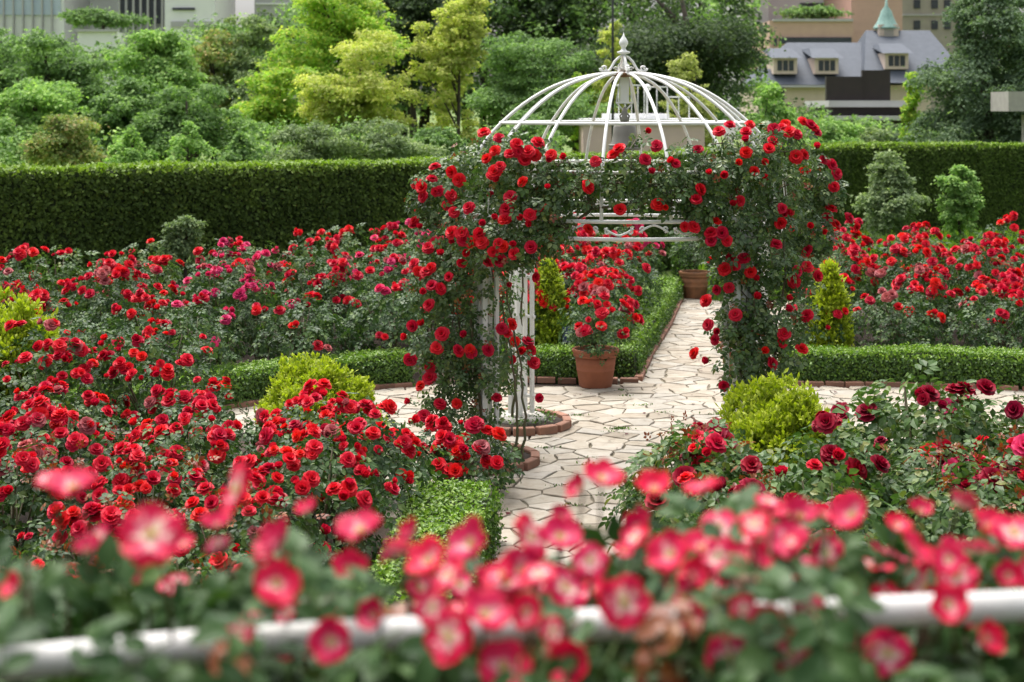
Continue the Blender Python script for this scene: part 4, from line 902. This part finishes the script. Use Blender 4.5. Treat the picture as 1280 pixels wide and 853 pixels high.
# dark panels and flat roofs in front of it
Y=98.0; x9=lambda px:(px-640)*Y/F; z9=lambda py:H-(py-YH)*Y/F
t=thing('flat_roofed_building','low flat-roofed building with dark roof screens below the slate house','building',(x9(1085),Y,0)); ox=x9(1085)
part(t,'screen','black',((x9(1055)-ox,0,(z9(96)+z9(126))/2),(x9(1077.7)-x9(1032),.4,z9(96)-z9(126))))
part(t,'screen','black',((x9(1095)-ox,.1,(z9(88)+z9(126))/2),(x9(1113)-x9(1078),.4,z9(88)-z9(126))))
part(t,'roof_slab','greywall',((0,3,(z9(126)+z9(134))/2),(x9(1140)-x9(1034),8,z9(126)-z9(134))))
part(t,'wall','black',((0,3.3,(z9(134))/2-.0),(x9(1134)-x9(1038),7.4,z9(134)-.02)))
part(t,'roof_slab','greywall',((0,2.0,(z9(145)+z9(150))/2),(x9(1140)-x9(1034),9,z9(145)-z9(150))))
# blocks at the top right
def block(name,label,px0,px1,Y,depth,mat,top=26,bands=(),fins=(),wins=(),ctop=None):
    k=F/Y; x0,x1=(px0-640)/k,(px1-640)/k; t=thing(name,label,'building',((x0+x1)/2,Y,0)); ztop=top if ctop is None else H-(ctop-YH)/k
    part(t,'wall',mat,((0,depth/2,ztop/2),(x1-x0,depth,ztop)))
    for a,b,q,r,m in bands: part(t,'window_band' if m in('glass','blueglass') else 'band',m,(((a+b)/2/k-640/k-(x0+x1)/2,-.05,H-((q+r)/2-YH)/k),((b-a)/k,.3,(r-q)/k)))
    for a,w in fins: part(t,'fin','greywall',((a/k-640/k-(x0+x1)/2,-.25,ztop/2+.2),(w/k,.5,ztop)))
    for a,b,q,r in wins: part(t,'window','glass',(((a+b)/2/k-640/k-(x0+x1)/2,-.04,H-((q+r)/2-YH)/k),((b-a)/k,.2,(r-q)/k)))
    return t
block('office_tower','pale grey windowless tower behind the dark evergreen, right of the arbour',926,961,165,14,'greywall',34)
pb=block('pink_office_building','pink office building with a planted roof terrace behind the slate house',962,1066,150,12,'pinkwall',ctop=26,bands=[(966,1066,24,27,'greywall'),(974,1064,47,55,'glass'),(966,1064,70,73,'palepink')],wins=[(967,971,48,58),(970,978,70,76)])
block('pink_office_building','taller pink windowless block behind the roof terrace',1064,1128,158,16,'pinkwall',30,bands=[(1066,1126,-14,-8,'glass')])
block('office_tower','white glazed upper storeys set back behind the planted terrace',958,1068,172,10,'whitewall',32,bands=[(1000,1040,4,15,'glass')],wins=[(1042,1050,3,18)])
tree('terrace_planting','clipped green planting along the pink building roof terrace','shrub',1018,12,92,152,'mid',2200,.3,zb=H+(135-25)*152/F,ry=1.2,limbs=2)
block('stone_office_building','brownish stone office block behind the copper spire',1128,1215,185,16,'stonewall',36,bands=[(1128,1215,18,20,'greywall')],wins=[(a,a+8,q,q+11) for a in (1142,1164,1180,1196) for q in (0,26)])
block('glass_office_building','white and pale blue glass office building in the top left corner',-40,80,160,14,'whitewall',34,bands=[(-38,76,-12,19,'blueglass')],fins=[(a,1.6) for a in range(-30,76,12)])
block('office_building','plain pale grey office block left of the striped building',78,148,170,14,'whitewall',34,bands=[(80,146,-10,-4,'glass')])
block('striped_office_building','office building with dark vertical window strips in the top left',148,206,162,12,'greywall',34,fins=[(a,2.6) for a in range(150,206,9)],bands=[(149,205,-30,30,'glass')])
block('white_office_building','white windowless office block behind the grey-green tree',206,268,158,12,'whitewall',32,bands=[(216,244,10,13,'glass'),(214,266,27,34,'greywall')])
block('grey_office_building','grey office building glimpsed behind the lime tree crown',318,384,165,12,'greywall',34,bands=[(320,382,4,6,'whitewall')])
block('white_low_building','low white flat-roofed building among the trees at top left',97,146,95,2,'whitewall',ctop=40,bands=[(95,149,37,40,'greywall')])
tree('terrace_planting','green roof planting on the low white building at top left','shrub',125,14,95,97,'mid',2600,.2,zb=H+(135-38)*97/F,ry=1.5,limbs=2)
# pale canopy among the conifers at the right edge
t=thing('canopy','pale stone canopy slab jutting between the conifers at the right edge','canopy',((1290-640)*43/F,43,0))
part(t,'slab','concrete',((0,.8,H-(127-YH)*43/F),(1.3,1.6,.55))); part(t,'post','concrete',((.2,.9,1.6),(.3,.3,3.2)))

# ------------------------------------------------------------------ terrace edge, white rail and the two-tone roses in front
g=MB(); g.box((0,.2,.8),(9,6.2,1.6)); struct(g.build('terrace',M['soil']))
rl=thing('handrail','white painted tubular handrail half buried in roses in the foreground','handrail',(0,2.2,1.6))
RX=[(-1.6,1.66),(-1.1,1.89),(-.68,2.06),(-.333,2.155),(-.045,2.195),(.183,2.222),(.419,2.257),(.759,2.30),(1.2,2.37),(1.8,2.45)]
rx=np.array(RX); q=np.linspace(-1.6,1.8,40); ry=np.interp(q,rx[:,0],rx[:,1])
for _ in range(4): ry[1:-1]=(ry[:-2]+2*ry[1:-1]+ry[2:])/4
mb=MB(); mb.tube(np.stack([q,ry-2.2,np.full(40,2.662-1.6)],1),.0225,14); mb.build('rail',M['rail_white'],rl)
for x in (-1.25,-.12,1.05):
    y=np.interp(x,q,ry); mb=MB(); mb.tube([(x,y-2.2,0),(x,y-2.2,1.045)],.018,10); mb.build('post',M['rail_white'],rl)
FCV,FCF=fine_compound()
def leafmesh(m): mb=MB(); mb.add(FCV,FCF,0,0,True); mb.tube([(0,0,0),(0,.3,-.02),(0,.62,-.07)],.012,4); return mb.mesh('leaf',m)
LM=[leafmesh(M['near_leaf']),leafmesh(M['near_leaf']),leafmesh(M['rose_leaf']),leafmesh(M['bronze_leaf'])]
railY=lambda x: float(np.interp(x,rx[:,0],rx[:,1]))
def top_row(px):  # upper edge of the foreground foliage, in photo rows
    return float(np.interp(px,[-200,0,60,150,250,330,400,470,530,640,720,760,830,900,1000,1060,1130,1200,1280,1450],[695,690,690,680,698,702,712,722,742,725,708,690,662,648,650,668,680,688,676,676]))
def front_shrub(label,x0,x1,fl,nl,ns):
    xc=(x0+x1)/2; t=thing('two_tone_rose',label,'rose bush',(xc,2.5,1.6),'two-tone roses along the handrail'); org=np.array(t.location)
    for k in range(nl):
        back=U(0,1)<(.58 if x0<.5 else .80)
        x=U(x0,x1); y=railY(x)+(U(.10,.75) if back else U(-.16,-.04)); px=640+x*F/y; tr=top_row(px)
        ztop=H-(tr+18-YH)*y/F
        z=ztop-(U(0,1)**1.3)*.42 if back else 2.655-U(-.06,.20)
        o=link('leaf',LM[0 if (r:=U(0,1))<.44 else 1 if r<.70 else 2 if r<.94 else 3],t,(x-org[0],y-org[1],z-org[2])); o.rotation_mode='QUATERNION'
        n=Vector((rng.normal()*.5,-.45+rng.normal()*.45,.75)); o.rotation_quaternion=qnorm(n); o.scale=(U(.10,.155),)*3
    mb=MB(); x=U(x0,x1,ns); yy=np.interp(x,rx[:,0],rx[:,1])+U(.12,1.0,ns); zt=np.array([H-(top_row(640+a*F/b)+45-YH)*b/F for a,b in zip(x,yy)]); z=zt-U(0,1,ns)*np.maximum(.2,zt-1.75)
    mb.scatter(COMP_V,COMP_F,frames(rng.normal(size=(ns,3))*.6+np.array([0,-.4,.6]),U(.10,.16,ns)),np.stack([x,yy,z],1)-org)
    fo=mb.build('foliage',M['near_leaf'],t); fo['kind']='stuff'
    for k in range(8):
        xa=U(x0+.05,x1-.05); ya=railY(xa)+U(.1,.7); xb=xa+U(-.15,.15); yb=railY(xb)+U(.05,.6); zb_=H-(top_row(640+xb*F/yb)+10-YH)*yb/F
        mb=MB(); mb.tube(np.array([(xa,ya,1.6),((xa+xb)/2+U(-.06,.06),(ya+yb)/2,2.2),(xb,yb,zb_)])-org,[.007,.005,.003],6); mb.build('cane',M['cane'],t)
    for f in fl:
        px,py,s_,dy,n,w=f; Y=railY((px-640)*2.2/F)+dy; p=P(px,py,Y); o=flower(t,'cocktail',p-org,np.array(n,float)+rng.normal(size=3)*.12,s_*Y/F*.90,w); st=link('stamen',STAMEN,o)
        e=p+np.array([U(-.03,.03),.06,-.16]); mb=MB(); mb.tube(np.array([p-nz(np.array(n,float))*.006,(p+e)/2+np.array([0,.03,.0]),e])-org,[.0022,.0025,.003],5); mb.build('stalk',M['cane'],t)
UPF=(0,-.35,.9); FR=(0,-1,.25); SL=(-.7,-.4,.6); SR=(.7,-.4,.6); BK=(.1,.55,.75)
FF=[(90,612,68,.2,UPF,0),(60,600,36,.5,UPF,3),(297,612,68,.2,SL,1),(190,668,82,-.1,(0,-.85,.5),1),(350,682,66,.1,SL,2),(345,732,64,-.05,(.2,-.6,.7),0),(110,690,44,.2,UPF,2),(22,735,44,.15,SL,2),(415,803,60,-.12,(-.3,-.9,.3),0),(450,665,64,.2,UPF,0),(435,714,54,.1,(.2,-.7,.6),2),(517,668,42,.3,SL,2),(590,682,72,.15,SL,0),(662,672,62,.2,SR,3),(700,674,60,.25,UPF,0),(650,715,60,.1,(.2,-.7,.6),0),(706,736,60,.08,SR,1),(562,796,70,-.12,(-.4,-.85,.3),1),(606,770,70,-.10,(.3,-.6,.7),0),(628,836,74,-.12,(.2,-.7,.6),0),(718,830,70,-.12,(-.5,-.8,.3),2),(752,600,56,.45,UPF,0),(726,612,40,.45,SL,2),(818,614,56,.4,UPF,2),(780,752,66,-.10,FR,1),(838,694,60,.1,(-.3,-.7,.6),0),(862,722,50,.05,SR,2),(880,616,54,.4,(0,.1,1),0),(898,660,56,.3,(-.2,-.5,.8),3),(942,700,50,.08,SR,2),(985,680,62,.15,(-.2,-.6,.8),0),(1000,648,54,.3,UPF,2),(1066,645,58,.25,SL,0),(910,822,62,-.12,(.05,-1,.2),3),(986,818,56,-.12,(.4,-.9,.2),1),(1110,817,60,-.12,(-.1,-1,.3),4),(1140,690,60,.12,(.6,-.2,.8),0),(1196,720,54,.08,(-.3,-.7,.5),1),(1186,757,52,-.06,(-.2,-.8,.5),0),(1230,800,52,-.10,(.2,-.8,.5),2),(1202,634,46,.35,(.6,.3,.7),2),(1236,662,58,.25,(.2,-.5,.8),0),(1268,668,62,.2,(.0,-.6,.8),1),(1222,692,54,.12,(.3,.2,.9),0),(700,648,34,.5,UPF,2),(960,628,36,.5,UPF,3),(520,730,36,.3,SL,2),(270,660,46,.35,UPF,2),(800,650,40,.4,SR,2),(160,720,40,.3,SR,2),(1290,720,50,.1,FR,0),(850,780,26,-.06,FR,2),(1150,640,36,.45,UPF,2),(385,640,36,.5,UPF,2)]
for _ in range(34):                       # smaller, half-open blooms between the large ones
    px=float(U(20,1290)); py=top_row(px)+float(U(-22,110)); FF.append((px,py,float(U(24,42)),float(U(.05,.5)),(float(U(-.6,.6)),-.5,.8),int(rng.integers(0,6))))
for _ in range(40):                       # the crowded blooms over the rail, centre and right
    px=float(U(540,1290)); py=top_row(px)+float(U(-14,95)); FF.append((px,py,float(U(40,60)),float(U(.02,.4)),(float(U(-.7,.7)),float(U(-.9,.1)),float(U(.4,.9))),int(rng.integers(0,6))))
for _ in range(9):
    px=float(U(440,640)); py=float(U(690,745)); FF.append((px,py,float(U(44,62)),float(U(.05,.3)),(float(U(-.7,.7)),float(U(-.9,.1)),float(U(.4,.9))),int(rng.integers(0,6))))
for px,py in ((470,770),(540,760),(660,765),(690,790),(860,770),(930,762),(960,775),(1010,760),(300,790),(1060,790)): FF.append((px,py,float(U(36,52)),-.08,(float(U(-.6,.6)),-.8,.5),int(rng.integers(0,6))))
cuts=[-1.05,-.45,-.10,.22,.52,1.05]; names=['two-tone red and white rose shrub at the left end of the foreground rail','two-tone rose shrub left of centre with blooms hanging over the rail','two-tone rose shrub over the rail in front of the bright green hedge','two-tone rose shrub on the rail before the crimson roses','two-tone rose shrub at the right end beside the bare stretch of rail']
for k in range(5):
    a,b=cuts[k],cuts[k+1]; fl=[f for f in FF if a<=(f[0]-640)*2.25/F<b or (k==4 and (f[0]-640)*2.25/F>=b)]
    front_shrub(names[k],a,b,fl,[170,150,100,150,120][k],[420,300,200,320,420][k])
